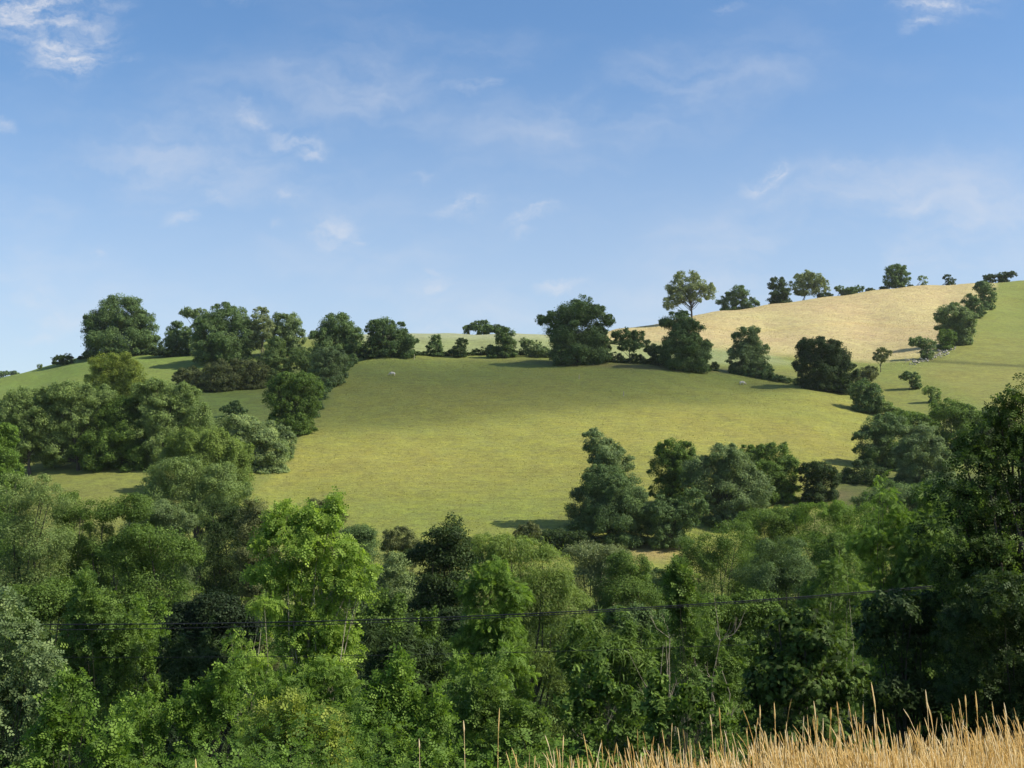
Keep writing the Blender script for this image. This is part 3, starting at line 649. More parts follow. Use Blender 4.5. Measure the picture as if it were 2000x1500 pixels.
    plant('thorn_bush', B_, 'small bush right beside the corner tree of the pasture, lower in the gully', None, (1728, 812), [(1726, 795, 20, 14), (1745, 803, 16, 9)], 'olive', crown='foliage', trunk='stem', group=RG)
    plant('thorn_bush', B_, 'wide low scrub bush across the head of the gully', None, (1770, 822), [(1765, 812, 34, 11), (1790, 816, 20, 8)], 'mid', crown='foliage', trunk='stem', group=RG)
    plant('thorn_tree', T_, 'dark round thorn alone on the green slope, its shadow falling to the left', None, (1776, 762), [(1770, 735, 13, 10), (1784, 739, 13, 12)], 'deep', group=RHEDGE)
    plant('thorn_tree', T_, 'loose spreading thorn below the lone round thorn on the green slope', None, (1820, 787), [(1812, 762, 13, 10), (1826, 770, 14, 12)], 'olive', group=RHEDGE, solid=.4, cover=1.8)
    # --- gully, lower
    plant('gully_tree', T_, 'dark rounded tree bordering the lower right corner of the pasture', 158, (1720,), [(1730, 835, 42, 28), (1702, 868, 36, 32), (1728, 900, 46, 44), (1750, 865, 34, 38)], 'deep', group=RG)
    plant('ash_tree', T_, 'blue green tree with drooping sprays in the middle of the gully wood', 150, (1810,), [(1795, 850, 34, 26), (1800, 885, 46, 40), (1825, 920, 44, 44), (1790, 930, 40, 40)], 'grey', group=RG)
    plant('gully_tree', T_, 'tall green tree of the gully wood beside the big near tree', 165, (1865,), [(1850, 805, 36, 26), (1880, 815, 32, 28), (1870, 850, 46, 40), (1865, 900, 48, 50)], 'mid', group=RG)
    plant('gully_tree', T_, 'rear green tree linking the two tallest crowns of the gully wood', 175, (1780,), [(1780, 825, 34, 20), (1800, 850, 40, 36)], 'mid', group=RG)
    plant('gully_tree', T_, 'rear tree of the gully wood mostly hidden behind the near tree at the right edge', 168, (1935,), [(1930, 840, 44, 40), (1960, 880, 50, 50), (1920, 900, 50, 50)], 'deep', group=RG)
    plant('thorn_tree', T_, 'dark rounded thorn standing alone above the bare soil at the pasture foot', None, (1600, 982), [(1595, 918, 32, 20), (1618, 935, 24, 24), (1588, 944, 26, 24)], 'dark', group=CEN)
    plant('gully_tree', T_, 'low dark tree above the bare soil, left of the gully wood', 148, (1680,), [(1690, 940, 44, 40), (1662, 955, 34, 28), (1730, 965, 40, 30)], 'dark', group=RG)
    # --- foot of the pasture
    plant('lime_tree', T_, 'tall pointed tree in front of the pasture, lighter at its tip than its broad base', 128, (1186,),
          [(1160, 862, 24, 24), (1180, 888, 36, 30), (1205, 905, 30, 32)], 'grey', group=CEN, cover=2.8, tr=.4)
    plant('horse_chestnut_tree', T_, 'broad dark skirt shaped tree standing in front of the tall pointed tree', 124, (1186,),
          [(1180, 945, 48, 34), (1215, 965, 44, 40), (1160, 990, 50, 44), (1210, 1010, 58, 44), (1145, 1025, 36, 28), (1250, 1020, 24, 36)], 'deep', group=CEN, cover=2.8, solid=.8)
    plant('field_tree', T_, 'upright grey green tree with an arching gap, left of the round crowned pair', 135, (1312,),
          [(1318, 880, 36, 26), (1300, 910, 34, 32), (1335, 925, 32, 36), (1305, 960, 34, 30)], 'mid', group=CEN)
    plant('thorn_bush', B_, 'low dark green bush at the foot of the upright grey green tree', 122, (1325,), [(1320, 1010, 44, 30), (1350, 985, 34, 30), (1290, 1000, 30, 30)], 'deep', crown='foliage', trunk='stem', group=CEN)
    plant('field_tree', T_, 'dense mid green tree in the middle of the clump below the pasture', 130, (1408,), [(1415, 895, 36, 28), (1362, 925, 32, 38), (1390, 935, 44, 44), (1470, 960, 40, 40), (1420, 970, 50, 46), (1440, 920, 34, 34)], 'grey', group=CEN)
    plant('field_tree', T_, 'rounded tree at the right end of the clump below the pasture', 138, (1515,), [(1510, 890, 38, 28), (1535, 925, 30, 34), (1490, 935, 44, 40), (1520, 970, 44, 34)], 'mid', group=CEN)
    plant('field_tree', T_, 'narrow tree between the two rounded crowns of the clump below the pasture', 142, (1462,), [(1462, 895, 26, 26), (1460, 940, 34, 44)], 'mid', group=CEN)
    plant('thorn_bush', B_, 'dark low hedge bush left of the broad skirt shaped tree', 120, (1085,), [(1080, 1052, 40, 20), (1120, 1050, 26, 16)], 'dark', crown='foliage', trunk='stem', group=CEN)
    plant('hawthorn_tree', T_, 'reddish brown thorn bush in the low hedge left of the broad skirt shaped tree', 118, (1038,), [(1035, 1038, 22, 18), (1020, 1046, 18, 12)], 'brown', group=CEN)
    plant('hawthorn_tree', T_, 'brown domed thorn at the pasture foot, left of the pointed black green tree', 105, (780,), [(780, 1052, 32, 24), (765, 1062, 22, 20), (798, 1064, 20, 20)], 'brown', group=CEN, cover=1.8)
    # --- wood on the left
    plant('field_tree', T_, 'yellow green domed tree rising above the back of the left wood', 205, (228,), [(225, 712, 46, 24), (205, 740, 34, 30), (252, 740, 34, 34), (228, 760, 46, 24)], 'yellow', group=LW, cover=2.8, solid=.8)
    for lb, bx, lob, pal, sd in [
        ('far left tree of the left wood with a sunlit olive crown', 55, [(55, 780, 46, 24), (20, 805, 34, 34), (70, 815, 40, 40), (40, 860, 46, 50)], 'olive', 1),
        ('second tree of the left wood from the left edge, with a flat wide top', 150, [(135, 770, 50, 24), (180, 775, 48, 26), (140, 815, 44, 44), (110, 860, 44, 54)], 'olive', 2),
        ('pale crowned tree of the left wood below the yellow green domed tree', 310, [(300, 765, 46, 26), (345, 775, 44, 28), (320, 815, 50, 44), (380, 815, 36, 36), (330, 870, 46, 50)], 'olive', 3),
        ('dark leafy tree in the deep shade at the centre of the left wood', 235, [(235, 800, 40, 30), (240, 850, 46, 50), (200, 880, 50, 50), (270, 900, 50, 50)], 'mid', 4),
        ]:
        plant('woodland_tree', T_, lb, 150, (bx,), lob, pal, group=LW, cover=2.6, seed=sd, solid=.7, skirt=False)
    plant('woodland_tree', T_, 'inner tree at the back of the left wood, coloured black for its shade', 162, (100,), [(90, 880, 60, 50), (60, 920, 60, 40), (110, 930, 50, 36)], 'black', solid=1.0, cover=4, group=LW)  # near-black leaves paint the shade under the crowns
    plant('woodland_tree', T_, 'inner tree coloured black for shade in front of the pale crowned tree of the left wood', 158, (265,), [(260, 910, 50, 46), (180, 925, 50, 40), (140, 930, 40, 34)], 'black', group=LW)  # shade of the lower wood put into the leaf colour
    plant('woodland_tree', T_, 'dark tree between the flat topped and the pale crowned trees of the left wood', 156, (205,), [(210, 820, 40, 34), (195, 860, 50, 50), (230, 900, 40, 50)], 'mid', group=LW)
    plant('conifer_tree', T_, 'small dark pointed evergreen on the grass above the left wood', None, (456, 816), [(458, 790, 11, 9), (452, 800, 20, 12), (470, 804, 13, 9)], 'deep', group=LW)
    plant('whitebeam_tree', T_, 'silvery green tree at the right end of the left wood, leaning over the pasture', 152, (500,),
          [(460, 830, 44, 22), (505, 850, 44, 30), (530, 885, 38, 42), (480, 880, 46, 44), (520, 925, 40, 24)], 'cream', group=LW, cover=2.8, solid=.8)
    plant('whitebeam_tree', T_, 'grey green tree showing behind the silvery tree at the pasture edge', 160, (548,), [(548, 845, 22, 16), (560, 865, 18, 24)], 'grey', group=LW)
    plant('willow_tree', T_, 'soft round willowy tree in front of the silvery tree of the left wood', 138, (415,), [(395, 865, 62, 28), (440, 890, 54, 34), (380, 900, 60, 40), (450, 930, 46, 40)], 'willow', group=LW, cover=2.6, flat=1.1)
    plant('field_tree', T_, 'large rounded olive tree, lowest and nearest of the left wood', 108, (390,),
          [(310, 965, 40, 36), (300, 1005, 44, 34), (340, 925, 50, 34), (400, 930, 56, 36), (440, 965, 52, 40), (350, 970, 52, 44), (400, 1000, 60, 36), (475, 985, 28, 24)], 'olive', group=LW, cover=2.6)
    plant('field_tree', T_, 'bright green tree cut by the left edge below the left wood', 112, (10,), [(8, 850, 28, 24), (0, 890, 36, 36), (10, 930, 34, 34)], 'fresh', group=LW)
    # --- scrub above the wood
    for lb, b, lob, pal in [
        ('brown green scrub bush, left of the row above the left wood', (385, 762), [(372, 732, 28, 18), (395, 742, 32, 20), (356, 742, 18, 14)], 'brown'),
        ('brown green scrub bush, middle of the row above the left wood', (425, 764), [(432, 724, 32, 22), (425, 745, 34, 18), (450, 738, 26, 22)], 'brown'),
        ('olive scrub bush, right of the row above the left wood', (475, 760), [(474, 718, 32, 20), (490, 738, 26, 20), (505, 725, 20, 20)], 'brown'),
        ('pointed olive bush under the pale topped skyline tree', (540, 742), [(538, 675, 20, 18), (532, 700, 28, 24), (550, 715, 26, 20)], 'olive'),
        ('low olive bush left of the dome tree at the pasture corner', (595, 735), [(590, 700, 26, 22), (605, 718, 22, 16)], 'olive'),
        ('grey green bush under the dark dome tree at the pasture corner', (640, 752), [(635, 695, 30, 20), (640, 718, 34, 26), (655, 705, 30, 22)], 'grey'),
        ]:
        plant('scrub_bush', B_, lb, None, b, lob, pal, crown='foliage', trunk='stem', group='scrub bushes above the left wood')
    plant('field_tree', T_, 'rounded tree on the left boundary of the pasture halfway down the slope', None, (580, 850),
          [(568, 748, 44, 24), (595, 760, 36, 30), (550, 780, 34, 30), (585, 795, 38, 36), (578, 825, 28, 20)], 'mid', group=LW, cover=2.6)
    plant('scrub_bush', B_, 'dark shaded hedge below the skyline between the largest tree and the clump', None, (325, 698), [(305, 689, 22, 7), (345, 688, 26, 8)], 'dark', crown='foliage', trunk='stem', group='scrub bushes above the left wood')
    for lb, px_, pal, rx in [('blue green conifer clump on the far ridge at the left edge, left part', 6, 'deep', 14), ('blue green conifer clump on the far ridge at the left edge, right part', 28, 'deep', 9)]:
        plant('distant_tree', T_, lb, 640, (px_,), [(px_, 729, rx, 5)], pal, group='distant trees on the far ridge')

def hedges():
    for lb, pts, pal in [  # first three also stand in for the bank and shade below the trees
        ('low dark hedgerow under the thorns at the top of the pasture, left part', [(700, 700, 7), (740, 697, 8), (790, 696, 6), (830, 695, 5), (880, 695, 5), (930, 694, 6), (970, 694, 8), (1010, 694, 8), (1050, 694, 10)], 'dark'),
        ('low dark hedgerow under the broad oak and the columnar tree', [(1060, 696, 9), (1100, 704, 9), (1160, 708, 9), (1200, 708, 8), (1250, 710, 7), (1290, 714, 10), (1320, 720, 10), (1370, 724, 9), (1410, 726, 8)], 'dark'),
        ('low hedgerow between the lone pointed tree and the broad dark domed tree', [(1430, 730, 8), (1470, 736, 9), (1505, 742, 7), (1540, 748, 4), (1570, 756, 6)], 'deep'),
        ('thin dark hedge line between the pale meadow strip and the hay field', [(1190, 672, 4), (1250, 676, 5), (1290, 680, 6)], 'dark'),
        ('dark hedge down the left side of the pasture below the dome tree', [(690, 712, 8), (675, 725, 10), (655, 745, 12), (640, 765, 10), (620, 800, 9), (608, 830, 9)], 'deep'),
        ('dark hedge on the skyline linking the left trees', [(160, 702, 4), (200, 698, 6), (300, 692, 9), (330, 692, 9), (370, 692, 8), (400, 698, 8)], 'dark'),
        ]:
        W = [hit(p[0], p[1]) for p in pts]; mid_ = len(W) // 2; d = W[mid_][1]
        lob = []; rng = np.random.default_rng(len(lb))
        for i in range(len(pts) - 1):
            k_ = max(2, int(abs(pts[i + 1][0] - pts[i][0]) / 11))
            for j in range(k_):
                f = j / k_; q = W[i] * (1 - f) + W[i + 1] * f; hgt = (pts[i][2] * (1 - f) + pts[i + 1][2] * f) * q[1] / F * rng.uniform(.8, 2.1)
                lob.append((q[0], q[1], h1(q[0], q[1]) + hgt * .5, rng.uniform(.8, 1.3), .9, hgt))
        LA = np.array(lob); n = int(LA[:, 5].mean() * 900 * len(lob) / 1.0)
        P, Nn, T, tint, C_ = crown_points(lob, .5, min(n, 60000), rng, .6)
        n = len(P); P[:, 2] = np.maximum(P[:, 2], Hq(P[:, 0], P[:, 1]) + .03)
        P0 = W[mid_]; root = bpy.data.objects.new('hedgerow', None); COL.objects.link(root); root.location = P0; tag(root, lb, 'hedge', 'hedgerows of the hill fields')
        emit('foliage', P - P0, Nn, T, .24 * rng.uniform(.7, 1.3, len(P)), 'tri', PAL[pal], tint, root)
hedges()
def mid_plants():
    # (label, d, base px, lobes, palette, extra)
    rows = [
      # left
      ('olive tree with twin pointed tips at the left edge, below the left wood', 62, 60, [(85, 945, 12, 24), (30, 965, 46, 40), (95, 985, 44, 40), (20, 1040, 56, 50), (85, 1060, 56, 60), (50, 1120, 60, 50)], 'olive', {}),
      ('slim olive tree right of the twin tipped tree, with a visible grey trunk', 66, 140, [(135, 990, 30, 30), (140, 1040, 40, 44), (150, 1100, 50, 50)], 'mid', {}),
      ('pale rounded tree top behind the layered dark green tree', 72, 310, [(310, 1000, 44, 22), (345, 1020, 36, 28), (270, 1030, 36, 26)], 'grey', {}),
      ('mid green tree between the olive tipped tree and the layered dark green tree', 64, 205, [(205, 998, 40, 28), (262, 992, 40, 28), (190, 1070, 46, 46), (225, 1110, 50, 50)], 'mid', {}),
      ('layered dark green tree left of the bright yellow green ash', 48, 300, [(290, 1050, 60, 26), (240, 1085, 46, 34), (340, 1080, 54, 36), (290, 1130, 70, 36), (340, 1160, 54, 34), (250, 1170, 56, 34)], 'mid', {'up': .6}),
      ('dull dark tree in the gap left of the bright ash top', 70, 440, [(430, 1010, 40, 30), (480, 1020, 44, 34), (450, 1070, 56, 50), (440, 1130, 60, 50)], 'dark', {}),
      ('brownish tree behind the left shoulder of the bright ash', 66, 495, [(495, 1010, 34, 34), (500, 1070, 46, 60)], 'brown', {}),
      ('grey brown bush top peeping behind the tip of the bright ash', 84, 625, [(625, 995, 30, 20), (650, 1010, 26, 22)], 'brown', {}),
      ('dark green tree right behind the bright ash, at the foot of the pasture', 72, 700, [(695, 1045, 38, 22), (700, 1080, 44, 40), (690, 1150, 50, 60)], 'deep', {}),
      ('pale flowered bush between the bright ash and the black green tree', 64, 775, [(775, 1105, 28, 26), (760, 1140, 40, 36), (790, 1165, 38, 40)], 'cream', {}),
      ('black green pointed tree in the centre of the valley', 58, 870, [(885, 1022, 18, 20), (870, 1045, 40, 26), (850, 1085, 48, 36), (890, 1090, 46, 42), (860, 1150, 56, 50), (850, 1200, 50, 40), (868, 1075, 34, 34), (870, 1130, 40, 44)], 'dark', {'cover': 7.0, 'up': .6, 'solid': 1.5, 'leaf': .11}),
      ('soft feathery yellow green willow right of the black green tree', 50, 1000, [(960, 1065, 40, 26), (1010, 1075, 60, 32), (1060, 1105, 56, 40), (980, 1120, 70, 44), (1060, 1160, 70, 48), (1110, 1200, 50, 46), (1000, 1200, 70, 50), (1150, 1240, 40, 36)], 'willow', {'unit': 'blade', 'leaf': .15, 'droop': .8, 'cover': 3.0}),
      ('loose grey green tree with pale twigs below the broad skirt shaped tree', 70, 1160, [(1150, 1085, 44, 26), (1190, 1090, 40, 28), (1160, 1130, 56, 40)], 'pale', {'cover': 1.8}),
      ('fresh green rounded tree beside the brown grass patch at the pasture foot', 66, 1230, [(1225, 1110, 42, 32), (1215, 1150, 56, 44), (1250, 1180, 50, 46)], 'mid', {}),
      ('low olive bush in front of the brown grass patch', 78, 1290, [(1285, 1135, 40, 24), (1310, 1160, 40, 34)], 'olive', {}),
      ('broad olive tree in the valley right of the brown grass patch', 76, 1400, [(1380, 1065, 54, 34), (1430, 1050, 50, 34), (1360, 1110, 50, 40), (1430, 1110, 70, 50), (1400, 1160, 70, 40)], 'mid', {}),
      ('mid green tree behind the broad olive tree of the valley', 88, 1500, [(1490, 1020, 50, 28), (1540, 1015, 44, 26), (1510, 1060, 60, 40)], 'mid', {}),
      ('rounded green tree in the valley below the bare soil patch', 84, 1600, [(1590, 1008, 40, 26), (1640, 1008, 40, 28), (1690, 1015, 44, 30), (1610, 1060, 64, 44)], 'fresh', {}),
      ('dark leafy tree filling the mouth of the gully behind the sunlit ash saplings', 105, 1790, [(1700, 985, 34, 24), (1750, 970, 44, 30), (1820, 970, 44, 34), (1870, 975, 44, 38), (1800, 1030, 60, 40)], 'deep', {}),
      ('dark green tree in the valley hollow right of the broad olive tree', 68, 1530, [(1530, 1085, 50, 36), (1500, 1130, 60, 44), (1570, 1140, 60, 50)], 'deep', {}),
      ('green tree left of the slim sunlit ash saplings on the right', 58, 1640, [(1630, 1080, 44, 36), (1650, 1130, 50, 50), (1610, 1170, 50, 40)], 'mid', {}),
      ('dark bush under the olive tree with a visible grey trunk', 44, 130, [(120, 1170, 60, 40), (60, 1180, 60, 40), (180, 1200, 60, 40)], 'mid', {}),
      ('shaded dark bush under the black green pointed tree', 44, 830, [(760, 1215, 50, 36), (820, 1240, 60, 40), (880, 1230, 50, 40)], 'dark', {}),  # leaf colour carries the shade of the hollow
      ('dark bush in shade right of the feathery willow foot', 44, 1240, [(1230, 1215, 50, 34), (1290, 1225, 50, 36)], 'deep', {}),
      ('tree coloured black for shade in the hollow under the layered dark green tree', 40, 420, [(420, 1190, 60, 44), (470, 1230, 50, 44), (360, 1220, 60, 40)], 'black', {}),  # dark hollow between the crowns painted as near-black leaves
      ('deep green bush behind the dead twigs on the right', 42, 1400, [(1370, 1200, 60, 36), (1430, 1200, 60, 40), (1480, 1190, 40, 36)], 'mid', {}),
    ]
    for i, (lb, d, bx, lob, pal, kw) in enumerate(rows):
        nm = 'bush' if 'bush' in lb else 'tree'
        name = {'willow': 'willow_tree'}.get(pal, 'valley_tree' if nm == 'tree' else 'valley_bush')
        e = dict(cover=4.2, solid=.9, leaf=max(.075, 1.25 * d / 1236), unit='leaf'); e.update(kw)
        plant(name, nm, lb, d, (bx,), lob, pal, group=VAL, seed=i, crown='crown' if nm == 'tree' else 'foliage', trunk='trunk' if nm == 'tree' else 'stem', **e)

def near_plants():
    # bright ash and saplings
    plant('ash_tree', T_, 'tall bright yellow green young ash with a pale trunk, left of centre', 25, (597,),
          [(655, 985, 16, 22), (560, 1010, 44, 30), (625, 1020, 50, 34), (590, 1065, 66, 44), (660, 1085, 50, 44), (610, 1135, 76, 46), (680, 1150, 46, 44), (560, 1190, 50, 36), (650, 1215, 64, 44), (600, 1265, 54, 36), (535, 1120, 50, 44), (520, 1060, 34, 30), (560, 1240, 50, 50), (650, 1290, 60, 50), (700, 1110, 34, 40), (610, 1310, 60, 40)],
          'ash', unit='sprig', leaf=.145, cover=2.1, solid=.6, clump=.30, tr=.08, bark=BARK_PALE, droop=.7, up=.25, rag=2, shell=.6, limbs=18, skirt=False, group='young ashes on the near slope')
    plant('ash_tree', T_, 'drooping light green ash sapling with bare twigs, lower left of the bright ash', 23, (500,),
          [(515, 1185, 34, 22), (470, 1255, 30, 26), (450, 1235, 20, 16), (500, 1300, 34, 26)], 'ash', unit='pinnate', leaf=.16, cover=1.2, solid=.4, clump=.32, tr=.05, bark=BARK_PALE, droop=1, rag=2, limbs=16, group='young ashes on the near slope')
    plant('ash_tree', T_, 'spreading green ash regrowth under the pale trunk of the bright ash', 22, (620,),
          [(560, 1340, 60, 34), (640, 1330, 60, 40), (600, 1390, 76, 44), (690, 1400, 60, 44), (520, 1400, 44, 30)], 'fresh', unit='pinnate', leaf=.15, cover=1.7, solid=.5, clump=.4, tr=.05, droop=.6, group='young ashes on the near slope')
    plant('ash_tree', T_, 'slender green ash in the centre with thin bare stems under its crown', 27, (955,),
          [(965, 1115, 34, 26), (940, 1150, 44, 32), (990, 1165, 46, 34), (960, 1200, 60, 36), (930, 1245, 44, 30), (1000, 1240, 40, 30)], 'fresh', unit='pinnate', leaf=.16, cover=2.0, solid=.55, clump=.4, tr=.05, bark=BARK_PALE, droop=.9, rag=2, stems=2, limbs=26, group='young ashes on the near slope')
    plant('ash_tree', T_, 'light green low ash shoots under the slender central ash', 25, (930,),
          [(915, 1300, 40, 30), (960, 1330, 46, 34), (910, 1350, 40, 30), (990, 1290, 30, 24)], 'fresh', unit='pinnate', leaf=.22, cover=1.5, solid=.5, clump=.35, tr=.04, group='young ashes on the near slope')
    plant('ash_tree', T_, 'narrow pointed sunlit ash sapling left of the big near tree', 30, (1722,),
          [(1720, 935, 12, 20), (1722, 965, 24, 24), (1735, 1000, 36, 30), (1755, 1040, 44, 36), (1700, 1060, 40, 40), (1740, 1100, 60, 40)], 'fresh', unit='pinnate', leaf=.165, cover=2.0, solid=.55, clump=.4, tr=.06, droop=.8, rag=2, group='young ashes on the near slope')
    plant('ash_tree', T_, 'wider ash sapling with reddish top shoots between the pointed one and the big near tree', 29, (1815,),
          [(1805, 965, 20, 24), (1830, 1000, 40, 34), (1790, 1040, 44, 40), (1830, 1070, 60, 44), (1790, 1120, 60, 40), (1850, 1130, 50, 44)], 'mid', unit='pinnate', leaf=.16, cover=1.7, solid=.5, clump=.4, tr=.06, droop=.6, group='young ashes on the near slope')
    plant('ash_tree', T_, 'thin twiggy ash sapling with a pale trunk below the broad valley tree', 28, (1650,),
          [(1640, 1075, 14, 16), (1630, 1120, 30, 26), (1655, 1165, 40, 34), (1600, 1170, 34, 26)], 'mid', unit='pinnate', leaf=.15, cover=1.2, solid=.4, clump=.36, tr=.05, bark=BARK_PALE, group='young ashes on the near slope')
    # big near tree right
    plant('sycamore_tree', T_, 'big dark near tree rising at the right edge with glints in its leaf colours', 17, (1965,),
          [(1985, 775, 30, 30), (1950, 800, 22, 26), (1990, 830, 50, 44), (1930, 865, 46, 40), (1975, 900, 64, 54), (1910, 930, 50, 46), (1950, 980, 76, 60), (1890, 1010, 46, 50), (1880, 890, 34, 34), (1860, 960, 44, 44), (1850, 1060, 60, 60), (1880, 1150, 60, 60), (1990, 1060, 80, 70), (1930, 1090, 76, 60),
           (2060, 860, 60, 60), (2080, 980, 80, 80), (2060, 760, 50, 50), (2080, 1120, 80, 80), (2140, 880, 70, 80), (2150, 1040, 80, 90)],
          'painted_glint', unit='sprig', leaf=.115, cover=2.2, solid=.5, clump=.30, tr=.16, droop=.3, rag=2, limbs=50, group='near dark trees at the right')  # bright tints among dark ones stand in for sunlit glints
    plant('sycamore_tree', T_, 'shaded lower trees mass under the big near tree at the right edge', 15.5, (1960,),
          [(1960, 1180, 80, 60), (1900, 1240, 70, 60), (1980, 1290, 90, 70), (1890, 1330, 70, 50), (2080, 1250, 80, 90)], 'dark', unit='sprig', leaf=.10, cover=2.2, solid=.5, clump=.34, group='near dark trees at the right')  # corner shade put into the dark leaf colour
    plant('sycamore_tree', T_, 'dark leafy bush with glints in its leaf colours left of the shaded right corner', 15, (1570,),
          [(1560, 1225, 70, 40), (1510, 1270, 60, 44), (1600, 1270, 70, 50), (1550, 1330, 90, 54), (1630, 1340, 70, 50), (1500, 1350, 50, 40)], 'painted_glint', unit='palm', leaf=.07, cover=2.2, solid=.5, clump=.3, group='near dark trees at the right')
    plant('elder_bush', B_, 'very dark hollow bush between the glinting bush and the right corner trees', 17, (1760,),
          [(1740, 1190, 70, 44), (1800, 1200, 60, 50), (1720, 1250, 60, 50), (1790, 1270, 90, 60), (1740, 1340, 90, 50), (1820, 1350, 70, 50)], 'dark', unit='rosette', leaf=.11, cover=2.3, solid=.6, clump=.32, crown='foliage', trunk='stem', group='near dark trees at the right')  # dark leaves paint the shade of the right corner
    plant('sycamore_tree', T_, 'tall shading tree just beyond the right edge of the picture', 12.5, (2560,), [(2420, 1080, 170, 130), (2520, 1180, 190, 150), (2640, 1000, 190, 150), (2480, 960, 120, 80)], 'mid', unit='palm', leaf=.17, cover=1.4, clump=.5, tr=.2, group='near dark trees at the right')
    # left front bushes
    plant('sallow_bush', B_, 'grey green leafy bush at the left edge below the cables', 17, (40,),
          [(10, 1190, 40, 36), (20, 1250, 60, 46), (60, 1290, 56, 44), (20, 1340, 70, 50), (70, 1380, 56, 44), (-60, 1280, 70, 80), (-50, 1400, 80, 60), (80, 1320, 40, 40)], 'grey', unit='sprig', leaf=.12, cover=2.3, clump=.3, crown='foliage', trunk='stem', stems=3, group=NEAR)
    rows = [
      ('mid green bush right of the grey green left edge bush, crossed by the cables', 26, 190, [(170, 1200, 50, 32), (215, 1215, 46, 34), (160, 1250, 50, 40), (240, 1260, 44, 34)], 'mid', 'sprig', .2),
      ('small leafy bush over the dark hollow on the left', 27, 270, [(250, 1230, 34, 26), (290, 1240, 34, 30), (230, 1300, 40, 40)], 'fresh', 'sprig', .2),
      ('upright feathery bush in the shade right of the dark hollow', 26, 380, [(400, 1290, 34, 30), (350, 1320, 40, 34), (400, 1340, 50, 34)], 'dark', 'blade', .26),
      ('bush coloured black for shade in the left hollow under the small leafy bush', 30, 150, [(150, 1320, 60, 50), (220, 1350, 60, 50), (320, 1340, 50, 44)], 'black', 'leaf', .1),  # near-black leaf colour stands in for the shade here
      ('fine leaved dark green bush left of the slender central ash', 30, 790, [(740, 1290, 50, 34), (800, 1280, 54, 36), (850, 1300, 40, 32), (770, 1330, 70, 36)], 'dark', 'blade', .2),
      ('rounded shaded bush above the fine leaved dark bush', 36, 740, [(730, 1220, 44, 34), (780, 1240, 50, 34), (840, 1260, 44, 30)], 'mid', 'leaf', .1),
      ('fine brushy green bush right of the slender central ash', 26, 1180, [(1130, 1290, 50, 36), (1190, 1270, 56, 34), (1230, 1300, 44, 36), (1160, 1330, 60, 34)], 'mid', 'blade', .22),
      ('leafy bush behind the two dead saplings on the right', 28, 1350, [(1310, 1280, 40, 34), (1370, 1270, 46, 40), (1410, 1310, 40, 40), (1330, 1340, 50, 34)], 'mid', 'sprig', .17),
      ('small upright green bush between the dead saplings', 20, 1330, [(1330, 1180, 24, 20), (1340, 1220, 34, 24)], 'mid', 'sprig', .15),
      ('dark green bramble mound left of the golden grass', 14, 1170, [(1125, 1380, 40, 28), (1190, 1362, 40, 34), (1245, 1392, 36, 30), (1160, 1420, 60, 30)], 'mid', 'rosette', .15),
      ('bramble mound behind the first tall golden stalks', 13, 1300, [(1285, 1385, 36, 28), (1345, 1368, 36, 32), (1300, 1420, 50, 30), (1395, 1405, 36, 30)], 'mid', 'rosette', .15),
      ('bright leafy willowherb patch at the foot of the bright ash, right side', 14, 790, [(735, 1392, 30, 24), (785, 1370, 30, 28), (845, 1412, 44, 30), (770, 1430, 60, 30)], 'fresh', 'sprig', .14),
      ('mid green bush between the willowherb patch and the bramble mounds', 15, 960, [(915, 1405, 36, 26), (965, 1378, 32, 26), (1035, 1408, 40, 30), (980, 1430, 70, 30)], 'mid', 'sprig', .14),
      ('lime green nettle clump at the bottom left of the bright ash', 13, 560, [(515, 1446, 40, 24), (580, 1432, 36, 22), (645, 1456, 44, 24)], 'yellow', 'sprig', .13),
      ('low sunlit bush in the left foreground beside the dark hollow', 15, 330, [(285, 1425, 40, 22), (335, 1392, 34, 26), (385, 1420, 44, 24), (440, 1380, 22, 26)], 'fresh', 'sprig', .13),
      ('green bush at the lower left corner in front of the grey green bush', 12, 120, [(95, 1445, 44, 24), (150, 1418, 34, 24), (215, 1448, 50, 24)], 'fresh', 'sprig', .13),
    ]
    for i, (lb, d, bx, lob, pal, u, lf) in enumerate(rows):
        plant('leafy_bush', B_, lb, d, (bx,), lob, pal, unit=u, leaf=lf * .75, cover=2.1 if u != 'blade' else 2.6, clump=max(.2, .011 * d), crown='foliage', trunk='stem', group=NEAR, seed=i, tr=.02, stems=2, solid=.42, shoots=14)
far_plants(); mid_plants(); near_plants()

